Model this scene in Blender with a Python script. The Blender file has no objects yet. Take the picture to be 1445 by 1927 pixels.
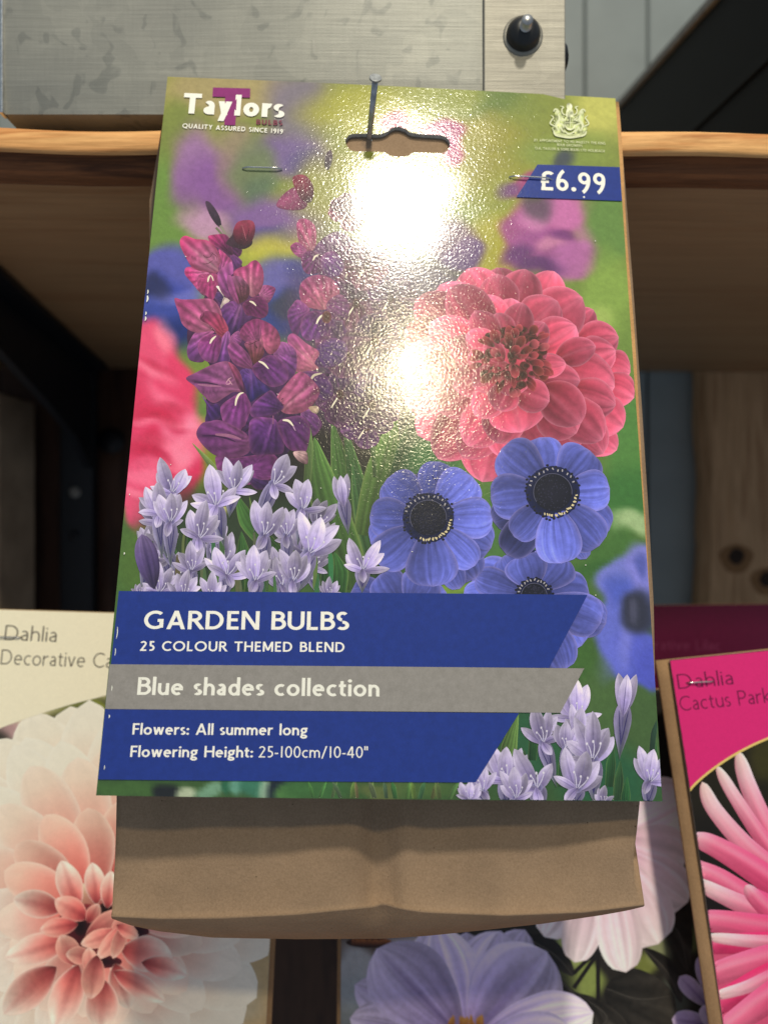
import bpy, math, random
import numpy as np
from mathutils import Vector

C = bpy.context.scene.collection
S = bpy.context.scene
rng = np.random.default_rng(7)
random.seed(7)

# ------------------------------------------------------------------ camera, world, lamps, exposure
F, CX, CY = 1392.0, 722.5, 963.5            # measured pinhole of the photograph (pixels)
cam = bpy.data.cameras.new('camera')
cam.sensor_fit = 'VERTICAL'; cam.sensor_height = 36.0; cam.lens = F / 1927 * 36
cam.clip_start = 0.01; cam.clip_end = 50
cam.dof.use_dof = True; cam.dof.focus_distance = 0.213; cam.dof.aperture_fstop = 8.5
co = bpy.data.objects.new('camera', cam); C.objects.link(co)
co.rotation_euler = (math.radians(90), 0, 0)
S.camera = co

w = bpy.data.worlds.new('World'); S.world = w; w.use_nodes = True
w.node_tree.nodes['Background'].inputs[0].default_value = (0.70, 0.84, 1.0, 1)
w.node_tree.nodes['Background'].inputs[1].default_value = 0.36
S.view_settings.view_transform = 'Standard'; S.view_settings.look = 'None'
S.view_settings.exposure = 0; S.view_settings.gamma = 1
S.view_settings.use_curve_mapping = False

def px(x, y, d):
    return np.array([(x - CX) / F * d, d, -(y - CY) / F * d])

# pose of the big packet's card, from its four corners
_c = np.array([[316, 145], [1157, 186], [1254, 1508], [191, 1497]], float)
_r = np.c_[(_c[:, 0] - CX) / F, np.ones(4), -(_c[:, 1] - CY) / F]
_d = np.append(np.linalg.solve(np.array([_r[0], -_r[1], _r[2]]).T, _r[3]), 1.0)
CARD = _r * _d[:, None]; CARD = CARD / CARD[:, 1].mean() * 0.22

def frame(p0, p1, p3):
    U = p1 - p0; W = np.linalg.norm(U); U = U / W
    V = p3 - p0; V = V - U * (V @ U); H = np.linalg.norm(V); V = V / H
    N = np.cross(U, V); N /= np.linalg.norm(N)
    if N[1] > 0: N = -N
    return U, V, N, W, H

CU, CV, CN, CW, CH = frame(CARD[0], CARD[1], CARD[3])

def lamp(name, x, y, dist, power, radius, col):
    """a spot lamp of the shop, put where its mirror image shows on the glossy card"""
    d = np.array([(x - CX) / F, 1, -(y - CY) / F])
    p = d * ((CARD[0] @ CN) / (d @ CN))
    v = p / np.linalg.norm(p)
    r = v - 2 * (v @ CN) * CN
    L = bpy.data.lights.new(name, 'AREA'); L.shape = 'DISK'; L.size = radius * 2
    L.energy = power; L.color = col
    o = bpy.data.objects.new(name, L); C.objects.link(o)
    q = p + r * dist
    o.location = q
    o.rotation_euler = Vector(p - q).to_track_quat('-Z', 'Y').to_euler()
    return o
WARM = (1.0, 0.925, 0.76)
lamp('ceiling_lamp', 764, 375, 1.30, 13.6, 0.046, WARM)
lamp('ceiling_lamp', 782, 705, 1.20, 3.8, 0.032, (1.0, 0.86, 0.55))

# ------------------------------------------------------------------ materials
def new_mat(name):
    m = bpy.data.materials.new(name); m.use_nodes = True
    nt = m.node_tree
    return m, nt, nt.nodes['Principled BSDF']

def node(nt, t, **kw):
    n = nt.nodes.new(t)
    for k, v in kw.items():
        if k in n.inputs: n.inputs[k].default_value = v
        else: setattr(n, k, v)
    return n

def lin(c):
    c = np.asarray(c, float) / 255.0
    return np.where(c <= 0.04045, c / 12.92, ((c + 0.055) / 1.055) ** 2.4)

def L4(c): return tuple(float(v) for v in lin(c)) + (1.0,)

def ramp(nt, fac, stops):
    r = nt.nodes.new('ShaderNodeValToRGB'); e = r.color_ramp.elements
    while len(e) < len(stops): e.new(0.5)
    for k, (p, c) in enumerate(stops):
        e[k].position = p; e[k].color = tuple(c) if len(c) == 4 else tuple(c) + (1,)
    nt.links.new(fac, r.inputs[0]); return r

def objco(nt, scale=(1, 1, 1), rot=(0, 0, 0)):
    tc = nt.nodes.new('ShaderNodeTexCoord'); mp = nt.nodes.new('ShaderNodeMapping')
    mp.inputs['Scale'].default_value = scale; mp.inputs['Rotation'].default_value = rot
    nt.links.new(tc.outputs['Object'], mp.inputs['Vector']); return mp.outputs[0]

def mixc(nt, fac, a, b, mode='MIX'):
    m = nt.nodes.new('ShaderNodeMix'); m.data_type = 'RGBA'; m.blend_type = mode
    for s, v in ((0, fac), (6, a), (7, b)):
        if hasattr(v, 'links'): nt.links.new(v, m.inputs[s])
        else: m.inputs[s].default_value = v
    return m.outputs[2]

def bump(nt, h, strength, dist, nrm=None):
    b = nt.nodes.new('ShaderNodeBump'); b.inputs['Strength'].default_value = strength
    b.inputs['Distance'].default_value = dist
    nt.links.new(h, b.inputs['Height'])
    if nrm is not None: nt.links.new(nrm, b.inputs['Normal'])
    return b.outputs[0]

def print_mat(name, coat, rough, bstr):
    """printed card: inks from the mesh's colour attribute under a varnish with a fine leathery grain"""
    m, nt, p = new_mat(name)
    a = nt.nodes.new('ShaderNodeAttribute'); a.attribute_name = 'Ink'
    v = objco(nt)
    g = node(nt, 'ShaderNodeTexNoise', Scale=2600.0, Detail=3.0); nt.links.new(v, g.inputs['Vector'])
    gr = ramp(nt, g.outputs[0], [(0.25, (0.93,) * 3), (0.75, (1.06,) * 3)])
    g2 = node(nt, 'ShaderNodeTexNoise', Scale=480.0, Detail=4.0, Roughness=0.7); nt.links.new(v, g2.inputs['Vector'])
    gr2 = ramp(nt, g2.outputs[0], [(0.3, (0.88, 0.88, 0.87)), (0.7, (1.10, 1.10, 1.11))])
    k1 = mixc(nt, 1.0, a.outputs['Color'], gr.outputs[0], 'MULTIPLY')
    sep = nt.nodes.new('ShaderNodeSeparateColor'); nt.links.new(a.outputs['Color'], sep.inputs[0])
    flat = ramp(nt, sep.outputs[0], [(0.55, (0.9,) * 3), (0.75, (0.15,) * 3)])
    nt.links.new(mixc(nt, flat.outputs[0], k1, mixc(nt, 1.0, k1, gr2.outputs[0], 'MULTIPLY')), p.inputs['Base Color'])
    p.inputs['Roughness'].default_value = 0.55
    p.inputs['Specular IOR Level'].default_value = 0.12
    p.inputs['Coat Weight'].default_value = coat
    p.inputs['Coat Roughness'].default_value = rough; p.inputs['Coat IOR'].default_value = 1.5
    n1 = node(nt, 'ShaderNodeTexNoise', Scale=1280.0, Detail=2.2, Roughness=0.55, Distortion=0.6); nt.links.new(v, n1.inputs['Vector'])
    n2 = node(nt, 'ShaderNodeTexNoise', Scale=55.0, Detail=1.0); nt.links.new(v, n2.inputs['Vector'])
    b = bump(nt, n2.outputs[0], 1.0, 0.0007 * bstr)
    b = bump(nt, n1.outputs[0], 1.0, 0.000165 * bstr, b)
    nt.links.new(b, p.inputs['Coat Normal'])
    return m
M_GLOSS = print_mat('glossy_print', 1.0, 0.135, 0.24)
M_SEMI = print_mat('satin_print', 0.30, 0.38, 0.2)

def kraft(name, dark=1.0):
    m, nt, p = new_mat(name)
    v = objco(nt)
    a = node(nt, 'ShaderNodeTexNoise', Scale=1500.0, Detail=5.0, Roughness=0.65); nt.links.new(v, a.inputs['Vector'])
    b = node(nt, 'ShaderNodeTexNoise', Scale=60.0, Detail=3.0); nt.links.new(v, b.inputs['Vector'])
    c1 = ramp(nt, a.outputs[0], [(0.3, tuple(np.array([0.290, 0.205, 0.132]) * dark)), (0.7, tuple(np.array([0.375, 0.268, 0.178]) * dark))])
    c2 = ramp(nt, b.outputs[0], [(0.3, (0.88, 0.87, 0.86)), (0.7, (1.05, 1.04, 1.03))])
    k = mixc(nt, 1.0, c1.outputs[0], c2.outputs[0], 'MULTIPLY')
    f = node(nt, 'ShaderNodeTexVoronoi', Scale=330.0); nt.links.new(v, f.inputs['Vector'])
    f2 = ramp(nt, f.outputs['Distance'], [(0.05, (0.35, 0.33, 0.3)), (0.09, (1, 1, 1))])
    sp = node(nt, 'ShaderNodeTexNoise', Scale=140.0); nt.links.new(v, sp.inputs['Vector'])
    sr = ramp(nt, sp.outputs[0], [(0.56, (0, 0, 0)), (0.60, (1, 1, 1))])
    k2 = mixc(nt, 1.0, k, f2.outputs[0], 'MULTIPLY')
    nt.links.new(mixc(nt, sr.outputs[0], k, k2), p.inputs['Base Color'])
    p.inputs['Roughness'].default_value = 0.85; p.inputs['Specular IOR Level'].default_value = 0.15
    nb = bump(nt, b.outputs[0], 0.6, 0.0012)
    nb = bump(nt, a.outputs[0], 0.5, 0.0002, nb)
    nt.links.new(nb, p.inputs['Normal'])
    return m
M_KRAFT = kraft('kraft_paper', np.array((.92, .885, .88))); M_KRAFTC = kraft('kraft_board', np.array((1.12, .98, .82))); M_BACK = kraft('golden_board', np.array((2.3, 1.85, 1.25)))

def wood(name, c1, c2, c3, axis='X', sc=1.0, rough=0.6, gc=1.0):
    m, nt, p = new_mat(name)
    st = {'X': (2.5 * sc, 45 * sc, 45 * sc), 'Z': (45 * sc, 45 * sc, 2.5 * sc), 'Y': (45 * sc, 2.5 * sc, 45 * sc)}[axis]
    v = objco(nt, st)
    a = node(nt, 'ShaderNodeTexNoise', Scale=2.2, Detail=6.0, Roughness=0.62, Distortion=1.4); nt.links.new(v, a.inputs['Vector'])
    v2 = objco(nt, tuple(s * 5 for s in st))
    b = node(nt, 'ShaderNodeTexNoise', Scale=3.5, Detail=4.0, Roughness=0.7); nt.links.new(v2, b.inputs['Vector'])
    r = ramp(nt, a.outputs[0], [(0.3, c1), (0.5, c2), (0.62, c3), (0.75, c2)])
    g = ramp(nt, b.outputs[0], [(0.3, (1 - .28 * gc, 1 - .32 * gc, 1 - .38 * gc)), (0.6, (1.08, 1.06, 1.04))])
    nt.links.new(mixc(nt, 1.0, r.outputs[0], g.outputs[0], 'MULTIPLY'), p.inputs['Base Color'])
    p.inputs['Roughness'].default_value = rough; p.inputs['Specular IOR Level'].default_value = 0.25
    nt.links.new(bump(nt, b.outputs[0], 0.35, 0.0006), p.inputs['Normal'])
    return m, nt, p
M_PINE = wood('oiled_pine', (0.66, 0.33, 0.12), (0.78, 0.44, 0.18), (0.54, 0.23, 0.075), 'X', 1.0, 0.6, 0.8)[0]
M_UNDER = wood('darker_pine_underside', (0.37, 0.215, 0.105), (0.40, 0.24, 0.12), (0.345, 0.19, 0.09), 'X', 0.45, 0.6, 0.35)[0]  # underside pine, browner and darker than the front board
M_MOULD = wood('shaded_moulding', (0.12, 0.045, 0.016), (0.18, 0.07, 0.026), (0.07, 0.025, 0.01), 'X')[0]  # downward facet of the edge; its shade is put into this wood colour
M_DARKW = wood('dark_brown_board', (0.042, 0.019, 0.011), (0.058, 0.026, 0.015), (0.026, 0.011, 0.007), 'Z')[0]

def knotty():
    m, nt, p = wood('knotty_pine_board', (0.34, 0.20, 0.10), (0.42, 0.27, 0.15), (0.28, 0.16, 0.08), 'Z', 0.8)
    return m
M_BOARD = knotty()

def simple(name, col, rough=0.5, metal=0.0, spec=0.5, nscale=0, namt=0.2):
    m, nt, p = new_mat(name)
    p.inputs['Roughness'].default_value = rough; p.inputs['Metallic'].default_value = metal
    p.inputs['Specular IOR Level'].default_value = spec
    n = node(nt, 'ShaderNodeTexNoise', Scale=float(nscale or 150), Detail=4.0); nt.links.new(objco(nt), n.inputs['Vector'])
    c = np.array(col)
    r = ramp(nt, n.outputs[0], [(0.3, tuple(c * (1 - namt))), (0.7, tuple(np.minimum(c * (1 + namt), 1)))])
    nt.links.new(r.outputs[0], p.inputs['Base Color'])
    return m
M_BLACK = simple('black_steel', (0.006, 0.007, 0.010), 0.5, 0.0, 0.3, 200)
M_BLACKP = simple('black_plastic', (0.003, 0.0035, 0.005), 0.55, 0.0, 0.15, 60)
M_RUB = simple('black_rubber', (0.008, 0.008, 0.009), 0.35, 0.0, 0.5, 300)
M_STEEL = simple('nail_steel', (0.42, 0.43, 0.45), 0.38, 0.85, 0.5, 500, 0.3)
M_NAILH = simple('dull_steel', (0.30, 0.315, 0.33), 0.5, 0.5, 0.4, 900, 0.3)
M_STAPLE = simple('bright_steel', (0.62, 0.62, 0.62), 0.2, 1.0, 0.5, 800, 0.15)
M_GREY = simple('grey_blue_paint', (0.215, 0.245, 0.25), 0.6, 0.0, 0.3, 25, 0.08)
M_RIM = simple('scuffed_grey_rim', (0.20, 0.195, 0.18), 0.5, 0.0, 0.4, 300, 0.3)
M_PALE = simple('pale_timber', (0.34, 0.25, 0.17), 0.7, 0.0, 0.2, 40, 0.2)
M_EDGE = simple('card_edge', (0.42, 0.43, 0.42), 0.7, 0.0, 0.2, 900, 0.25)
M_KNOT = simple('knot_wood', (0.022, 0.012, 0.007), 0.7, 0.0, 0.2, 400, 0.4)
M_SAP = simple('knot_halo_wood', (0.20, 0.105, 0.045), 0.7, 0.0, 0.2, 300, 0.2)

def galv(name, brushed):
    m, nt, p = new_mat(name)
    v = objco(nt)
    wn = node(nt, 'ShaderNodeTexNoise', Scale=70.0, Detail=2.0); nt.links.new(v, wn.inputs['Vector'])
    mx = nt.nodes.new('ShaderNodeMix'); mx.data_type = 'RGBA'; mx.blend_type = 'LINEAR_LIGHT'; mx.inputs[0].default_value = 0.012
    nt.links.new(v, mx.inputs[6]); nt.links.new(wn.outputs['Color'], mx.inputs[7])
    vo = node(nt, 'ShaderNodeTexVoronoi', Scale=105.0); nt.links.new(mx.outputs[2], vo.inputs['Vector'])
    pn = node(nt, 'ShaderNodeTexNoise', Scale=135.0, Detail=1.5, Distortion=0.9); nt.links.new(objco(nt, (1, 1, 0.85)), pn.inputs['Vector'])
    pr = ramp(nt, pn.outputs[0], [(0.0, (1.05, 1.05, 1.05)), (0.355, (1, 1, 1)), (0.61, (1, 1, 1)), (0.665, (0.76, 0.775, 0.79))])
    vb = ramp(nt, vo.outputs['Color'], [(0.0, (0.205, 0.21, 0.195)), (1.0, (0.245, 0.248, 0.228))])
    base = nt.nodes.new('ShaderNodeMix'); base.data_type = 'RGBA'; base.blend_type = 'MULTIPLY'; base.inputs[0].default_value = 1
    nt.links.new(vb.outputs[0], base.inputs[6]); nt.links.new(pr.outputs[0], base.inputs[7])
    spang = base.outputs[2]
    big = node(nt, 'ShaderNodeTexNoise', Scale=22.0, Detail=4.0); nt.links.new(v, big.inputs['Vector'])
    bg = ramp(nt, big.outputs[0], [(0.3, (0.86, 0.86, 0.87)), (0.7, (1.08, 1.07, 1.05))])
    spang_c = spang
    if brushed:
        base = ramp(nt, vo.outputs['Color'], [(0.0, (0.27, 0.256, 0.22)), (1.0, (0.31, 0.295, 0.255))]); spang_c = base.outputs[0]
    k = mixc(nt, 1.0, spang_c, bg.outputs[0], 'MULTIPLY')
    h1 = node(nt, 'ShaderNodeTexNoise', Scale=1.0, Detail=5.0, Roughness=0.7); nt.links.new(objco(nt, (25, 25, 900)), h1.inputs['Vector'])
    h2 = node(nt, 'ShaderNodeTexNoise', Scale=1.0, Detail=3.0, Roughness=0.6); nt.links.new(objco(nt, (1200, 25, 90)), h2.inputs['Vector'])
    hr = ramp(nt, h1.outputs[0], [(0.3, (0.72 if brushed else 0.9,) * 3), (0.55, (1.0,) * 3), (0.72, (1.3 if brushed else 1.13,) * 3)])
    vr = ramp(nt, h2.outputs[0], [(0.3, (0.965,) * 3), (0.7, (1.03,) * 3)])
    k = mixc(nt, 1.0, mixc(nt, 1.0, k, hr.outputs[0], 'MULTIPLY'), vr.outputs[0], 'MULTIPLY')
    nt.links.new(k, p.inputs['Base Color'])
    p.inputs['Metallic'].default_value = 0.25; p.inputs['Roughness'].default_value = 0.5
    nt.links.new(bump(nt, h1.outputs[0], 0.4, 0.0003), p.inputs['Normal'])
    return m
M_GALV = galv('galvanised_steel', False); M_BRUSH = galv('brushed_steel', True)

# ------------------------------------------------------------------ object helpers
def thing(name, label, cat, loc=(0, 0, 0), group=None):
    o = bpy.data.objects.new(name, None); C.objects.link(o); o.location = loc
    o.empty_display_size = 0.02
    o['label'] = label; o['category'] = cat
    if group: o['group'] = group
    return o

def tag(o, label, cat, group=None):
    o['label'] = label; o['category'] = cat
    if group: o['group'] = group
    return o

def obj(name, verts, faces, mats, parent=None, base=(0, 0, 0), smooth=True, mi=None, ink=None):
    """one mesh object; verts are world coordinates, stored relative to base"""
    me = bpy.data.meshes.new(name)
    v = np.asarray(verts, float) - np.asarray(base, float)
    me.from_pydata([tuple(x) for x in v.tolist()], [], [tuple(f) for f in faces])
    for m in (mats if isinstance(mats, (list, tuple)) else [mats]): me.materials.append(m)
    if mi is not None: me.polygons.foreach_set('material_index', np.asarray(mi, np.int32))
    me.polygons.foreach_set('use_smooth', [smooth] * len(me.polygons))
    if ink is not None:
        a = me.color_attributes.new('Ink', 'FLOAT_COLOR', 'POINT')
        c = np.c_[np.asarray(ink, float), np.ones(len(ink))].astype(np.float32)
        a.data.foreach_set('color', c.ravel())
    me.update()
    o = bpy.data.objects.new(name, me); C.objects.link(o)
    if parent is not None: o.parent = parent
    else: o.location = base
    return o

def box_mesh(lo, hi, bev=0.0):
    """bevelled box"""
    import bmesh
    bm = bmesh.new(); bmesh.ops.create_cube(bm, size=1)
    lo = np.array(lo, float); hi = np.array(hi, float)
    for v in bm.verts: v.co = Vector((lo + hi) / 2 + np.array(v.co) * (hi - lo))
    if bev: bmesh.ops.bevel(bm, geom=bm.edges[:], offset=bev, segments=3, affect='EDGES', profile=0.5)
    bm.verts.index_update()
    vs = [tuple(v.co) for v in bm.verts]; fs = [[v.index for v in f.verts] for f in bm.faces]
    bm.free(); return vs, fs

def lathe(prof, axis_o, axis_d, n=24):
    """prof: (distance along the axis, radius)"""
    d = np.array(axis_d, float); d /= np.linalg.norm(d)
    a = np.cross(d, [0, 0, 1.0]); a = np.array([1.0, 0, 0]) if np.linalg.norm(a) < 1e-6 else a / np.linalg.norm(a)
    b = np.cross(d, a); vs = []; fs = []
    for (t, r) in prof:
        for k in range(n):
            q = 2 * math.pi * k / n
            vs.append(np.array(axis_o) + d * t + (a * math.cos(q) + b * math.sin(q)) * r)
    for i in range(len(prof) - 1):
        for k in range(n):
            k2 = (k + 1) % n
            fs.append((i * n + k, i * n + k2, (i + 1) * n + k2, (i + 1) * n + k))
    fs.append(tuple(range(n))); fs.append(tuple(range((len(prof) - 1) * n, len(prof) * n)))
    return vs, fs

def tube(pts, r, n=8):
    pts = [np.array(p, float) for p in pts]; vs = []; fs = []
    for i, p in enumerate(pts):
        t = pts[min(i + 1, len(pts) - 1)] - pts[max(i - 1, 0)]; t /= np.linalg.norm(t)
        a = np.cross(t, [0.3, 0.2, 0.9]); a /= np.linalg.norm(a); b = np.cross(t, a)
        for k in range(n):
            q = 2 * math.pi * k / n; vs.append(p + (a * math.cos(q) + b * math.sin(q)) * r)
    for i in range(len(pts) - 1):
        for k in range(n):
            k2 = (k + 1) % n; fs.append((i * n + k, i * n + k2, (i + 1) * n + k2, (i + 1) * n + k))
    fs.append(tuple(range(n))); fs.append(tuple(range((len(pts) - 1) * n, len(pts) * n)))
    return vs, fs

def noise2(x, y, seed=0):
    """smooth value noise for inks"""
    def hsh(i, j):
        h = np.sin(i * 127.1 + j * 311.7 + seed * 74.7) * 43758.5453
        return h - np.floor(h)
    xi, yi = np.floor(x), np.floor(y); fx, fy = x - xi, y - yi
    fx = fx * fx * (3 - 2 * fx); fy = fy * fy * (3 - 2 * fy)
    return (hsh(xi, yi) * (1 - fx) + hsh(xi + 1, yi) * fx) * (1 - fy) + (hsh(xi, yi + 1) * (1 - fx) + hsh(xi + 1, yi + 1) * fx) * fy

# ------------------------------------------------------------------ printed sheets
class Sheet:
    """a flat-ish card standing in the world; the print is measured on it"""
    def __init__(s, p0, p1, p3, W=None, H=None, bow=None, base=None, gain=(1, 1, 1)):
        s.U, s.V, s.N, s.W, s.H = frame(p0, p1, p3); s.P0 = p0
        if W: s.W = W
        if H: s.H = H
        s.bow = bow or (lambda u, v: 0 * u)
        s.base = np.array(base if base is not None else p0, float)
        s.gain = np.array(gain, float); s.z = 5e-6; s.dz = DZ
    def uv(s, x, y):
        x = np.asarray(x, float); y = np.asarray(y, float)
        d = np.stack([(x - CX) / F, np.ones_like(x), -(y - CY) / F], -1)
        t = (s.P0 @ s.N) / (d @ s.N)
        q = d * t[..., None] - s.P0
        return q @ s.U, q @ s.V
    def pos(s, u, v, off=0.0):
        b = s.bow(u, v) + off
        return s.P0 + u[..., None] * s.U + v[..., None] * s.V + np.asarray(b)[..., None] * s.N

def inkcol(c):
    l = lin(np.clip(c, 0, 255)); m = l.mean(-1, keepdims=True)
    return np.clip(l * (0.74 + 0.26 * np.clip(m / 0.55, 0, 1)), 0, 0.95)

DZ = 0.15e-6
class Ink:
    """one printed motif: grids of coloured vertices lying on the sheet, each a hair above the last"""
    def __init__(s, sheet):
        s.sh = sheet; sheet.z += 2.5e-6; s.dz = sheet.dz; s.v = []; s.f = []; s.c = []; s.n = 0
    def grid_uv(s, u, v, col, clip=True):
        if clip:
            u = np.clip(u, 0.0002, s.sh.W - 0.0002); v = np.clip(v, 0.0002, s.sh.H - 0.0002)
        s.sh.z += s.dz
        P = s.sh.pos(u, v, s.sh.z)
        a, b = u.shape
        c = np.broadcast_to(np.asarray(col, float), (a, b, 3))
        s.v.append(P.reshape(-1, 3)); s.c.append(inkcol(c.reshape(-1, 3)))
        i = np.arange(a * b).reshape(a, b) + s.n
        # front facing winding
        m0, m1 = a // 2, b // 2; m0 = min(m0, a - 2); m1 = min(m1, b - 2)
        du = P[m0 + 1, m1] - P[m0, m1]; dv = P[m0, m1 + 1] - P[m0, m1]
        q = np.stack([i[:-1, :-1], i[1:, :-1], i[1:, 1:], i[:-1, 1:]], -1).reshape(-1, 4)
        if np.cross(du, dv) @ s.sh.N < 0: q = q[:, ::-1]
        s.f.append(q); s.n += a * b
    def grid(s, x, y, col, clip=True):
        u, v = s.sh.uv(x, y); s.grid_uv(u, v, col, clip)
    def build(s, name, mat, parent, label=None):
        o = obj(name, np.concatenate(s.v), np.concatenate(s.f).tolist(), mat, parent, s.sh.base, True, None, np.concatenate(s.c))
        if label: o['label'] = label
        return o
    # ---- drawing, in the photograph's measured coordinates
    def quad(s, a, b, c, d, col, n=24, m=8):
        t = np.linspace(0, 1, n)[None, :, None]; q = np.linspace(0, 1, m)[:, None, None]
        a, b, c, d = [np.array(k, float) for k in (a, b, c, d)]
        P = (a * (1 - t) + b * t) * (1 - q) + (d * (1 - t) + c * t) * q
        s.grid(P[..., 0], P[..., 1], col)
    def ruled(s, A, B, col, m=10):
        A = np.array(A, float); B = np.array(B, float); q = np.linspace(0, 1, m)[:, None, None]
        P = A[None] * (1 - q) + B[None] * q
        cc = col(q[..., 0] + 0 * P[..., 0], P[..., 0], P[..., 1]) if callable(col) else col
        s.grid(P[..., 0], P[..., 1], cc)
    def stroke(s, pts, wd, col, n=None, taper=False):
        pts = smooth_path(pts, n or max(6, 4 * len(pts)))
        t = np.gradient(pts, axis=0); t /= np.maximum(np.linalg.norm(t, axis=1, keepdims=True), 1e-9)
        nn = np.c_[-t[:, 1], t[:, 0]]
        q = np.linspace(0, 1, len(pts))
        ww = wd / 2 * (np.ones_like(q) if not taper else np.sqrt(np.clip(np.sin(np.pi * (0.08 + 0.9 * q)), 0.02, 1)))
        A = pts + nn * ww[:, None]; B = pts - nn * ww[:, None]
        P = np.stack([A, pts, B], 1)
        s.grid(P[..., 0], P[..., 1], col)
    def petal(s, b, t, wd, cols, bend=0.0, a=1.2, e=0.5, edge=None, rib=None, vein=None, ns=14, nt=11, seed=0, nz=0.08, bw=0.0, side=None):
        """cols: list of (s, colour) from base to tip; edge (colour, amount, power); rib (colour, amount, width); vein (amount, count); side: darker on one side"""
        b = np.array(b, float); t = np.array(t, float); d = t - b; L = np.hypot(*d); nrm = np.array([-d[1], d[0]]) / L
        q = np.linspace(0, 1, ns)[:, None]; k = np.linspace(-1, 1, nt)[None, :]
        mid = (b + t) / 2 + nrm * bend
        cl = (1 - q)[..., None] ** 2 * b + 2 * (q * (1 - q))[..., None] * mid + (q ** 2)[..., None] * t
        tg = 2 * (1 - q)[..., None] * (mid - b) + 2 * q[..., None] * (t - mid)
        tg /= np.linalg.norm(tg, axis=-1, keepdims=True)
        nn = np.stack([-tg[..., 1], tg[..., 0]], -1)
        pr = np.maximum(1 - (2 * q ** a - 1) ** 2, 0) ** e
        if bw: pr = np.maximum(pr, bw * np.clip(1 - q * 1.6, 0, 1) * np.sqrt(np.clip(q * 7, 0, 1)))
        rag = 1 + 0.05 * (noise2(q * 6 + seed, k * 0 + seed * 3.1, 3) - 0.5)
        P = cl + nn * (wd / 2 * pr * rag * k)[..., None]
        c = grad(q + 0 * k, cols)
        if vein:
            vv = np.sin(k * vein[1] * 1.6 * (0.6 + 0.4 * noise2(q * 3, k * 3, seed)) + seed) * 0.22 + (noise2(k * vein[1] * 1.25 + seed * 7, q * 1.3 + seed, seed) - 0.5) * 1.1
            c = c * (1 + vein[0] * vv[..., None])
        if side: c = c * (1 - side * (k + 1)[..., None] / 2)
        if edge:
            m = (np.abs(k) ** edge[2] + 0 * q); m = np.maximum(m, q ** (edge[2] * 2.2))
            c = mixa(c, edge[0], m * edge[1])
        if rib:
            m = np.exp(-(k / rib[2]) ** 2) * np.clip(1.25 - q, 0, 1); c = mixa(c, rib[0], m * rib[1])
        c = c * (1 + nz * (noise2(P[..., 0] / 7, P[..., 1] / 7, seed) - 0.5))[..., None]
        s.grid(P[..., 0], P[..., 1], c)
    def poly(s, pts, cols, axis, edge=None, vein=None, rings=8, m=52, seed=0, nz=0.10, rib=None, sharp=False):
        pts = np.array(pts, float)
        o = smooth_closed(pts, m)
        cen = o.mean(0)
        r = np.linspace(0.0, 1, rings)[:, None, None]
        P = cen + (np.concatenate([o, o[:1]])[None] - cen) * r
        a0 = np.array(axis[0], float); a1 = np.array(axis[1], float); d = a1 - a0; L2 = d @ d
        q = np.clip(((P - a0) @ d) / L2, 0, 1)
        lat = ((P - a0) @ np.array([-d[1], d[0]])) / L2
        c = grad(q, cols)
        if vein:
            ang = np.arctan2(lat, np.maximum(((P - a0) @ d) / L2 + 0.25, 0.05))
            vv = np.sin(ang * vein[1] + seed) * 0.5 + (noise2(ang * vein[1] * 0.9 + seed, q * 2, seed) - 0.5) * 1.1
            c = c * (1 + vein[0] * vv[..., None])
        if edge: c = mixa(c, edge[0], (r[..., 0] + 0 * q) ** edge[2] * edge[1])
        if rib: c = mixa(c, rib[0], np.exp(-(lat / rib[2]) ** 2) * rib[1] * np.clip(1.2 - q, 0, 1))
        c = c * (1 + nz * (noise2(P[..., 0] / 6, P[..., 1] / 6, seed) - 0.5) * 2)[..., None]
        if getattr(s, 'light', 0):
            rel = (P - cen) / max(np.ptp(o[:, 0]), np.ptp(o[:, 1])); g_ = -(rel[..., 0] * .45 + rel[..., 1] * .9)
            c = c * (1 + s.light * g_ + .07 * np.cos(r[..., 0] * 3))[..., None]
        s.grid(P[..., 0], P[..., 1], c)
    def disc(s, x, y, rx, ry, c0, c1, n=20, rings=5):
        r = np.linspace(0, 1, rings)[:, None]; q = np.linspace(0, 2 * np.pi, n + 1)[None]
        c = mixa(np.broadcast_to(np.array(c0, float), (rings, n + 1, 3)), c1, r ** 2 + 0 * q)
        s.grid(x + rx * r * np.cos(q), y + ry * r * np.sin(q), c)

def mixa(c, d, a): return c * (1 - a[..., None]) + np.asarray(d, float) * a[..., None]
def grad(q, cols):
    p = np.array([k[0] for k in cols], float); v = np.array([k[1] for k in cols], float)
    return np.stack([np.interp(q, p, v[:, i]) for i in range(3)], -1)
def smooth_path(pts, n):
    p = np.array(pts, float)
    if len(p) == 2:
        q = np.linspace(0, 1, n)[:, None]; return p[0] * (1 - q) + p[1] * q
    p = np.concatenate([2 * p[:1] - p[1:2], p, 2 * p[-1:] - p[-2:-1]])
    return catmull(p, n)
def catmull(p, n):
    k = len(p) - 3; q = np.linspace(0, k - 1e-6, n); i = q.astype(int); f = (q - i)[:, None]
    a, b, c, d = p[i], p[i + 1], p[i + 2], p[i + 3]
    return 0.5 * (2 * b + (c - a) * f + (2 * a - 5 * b + 4 * c - d) * f ** 2 + (3 * b - a - 3 * c + d) * f ** 3)
def smooth_closed(p, m):
    p = np.concatenate([p[-1:], p, p[:2]]); return catmull(p, m + 1)[:-1]

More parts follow.
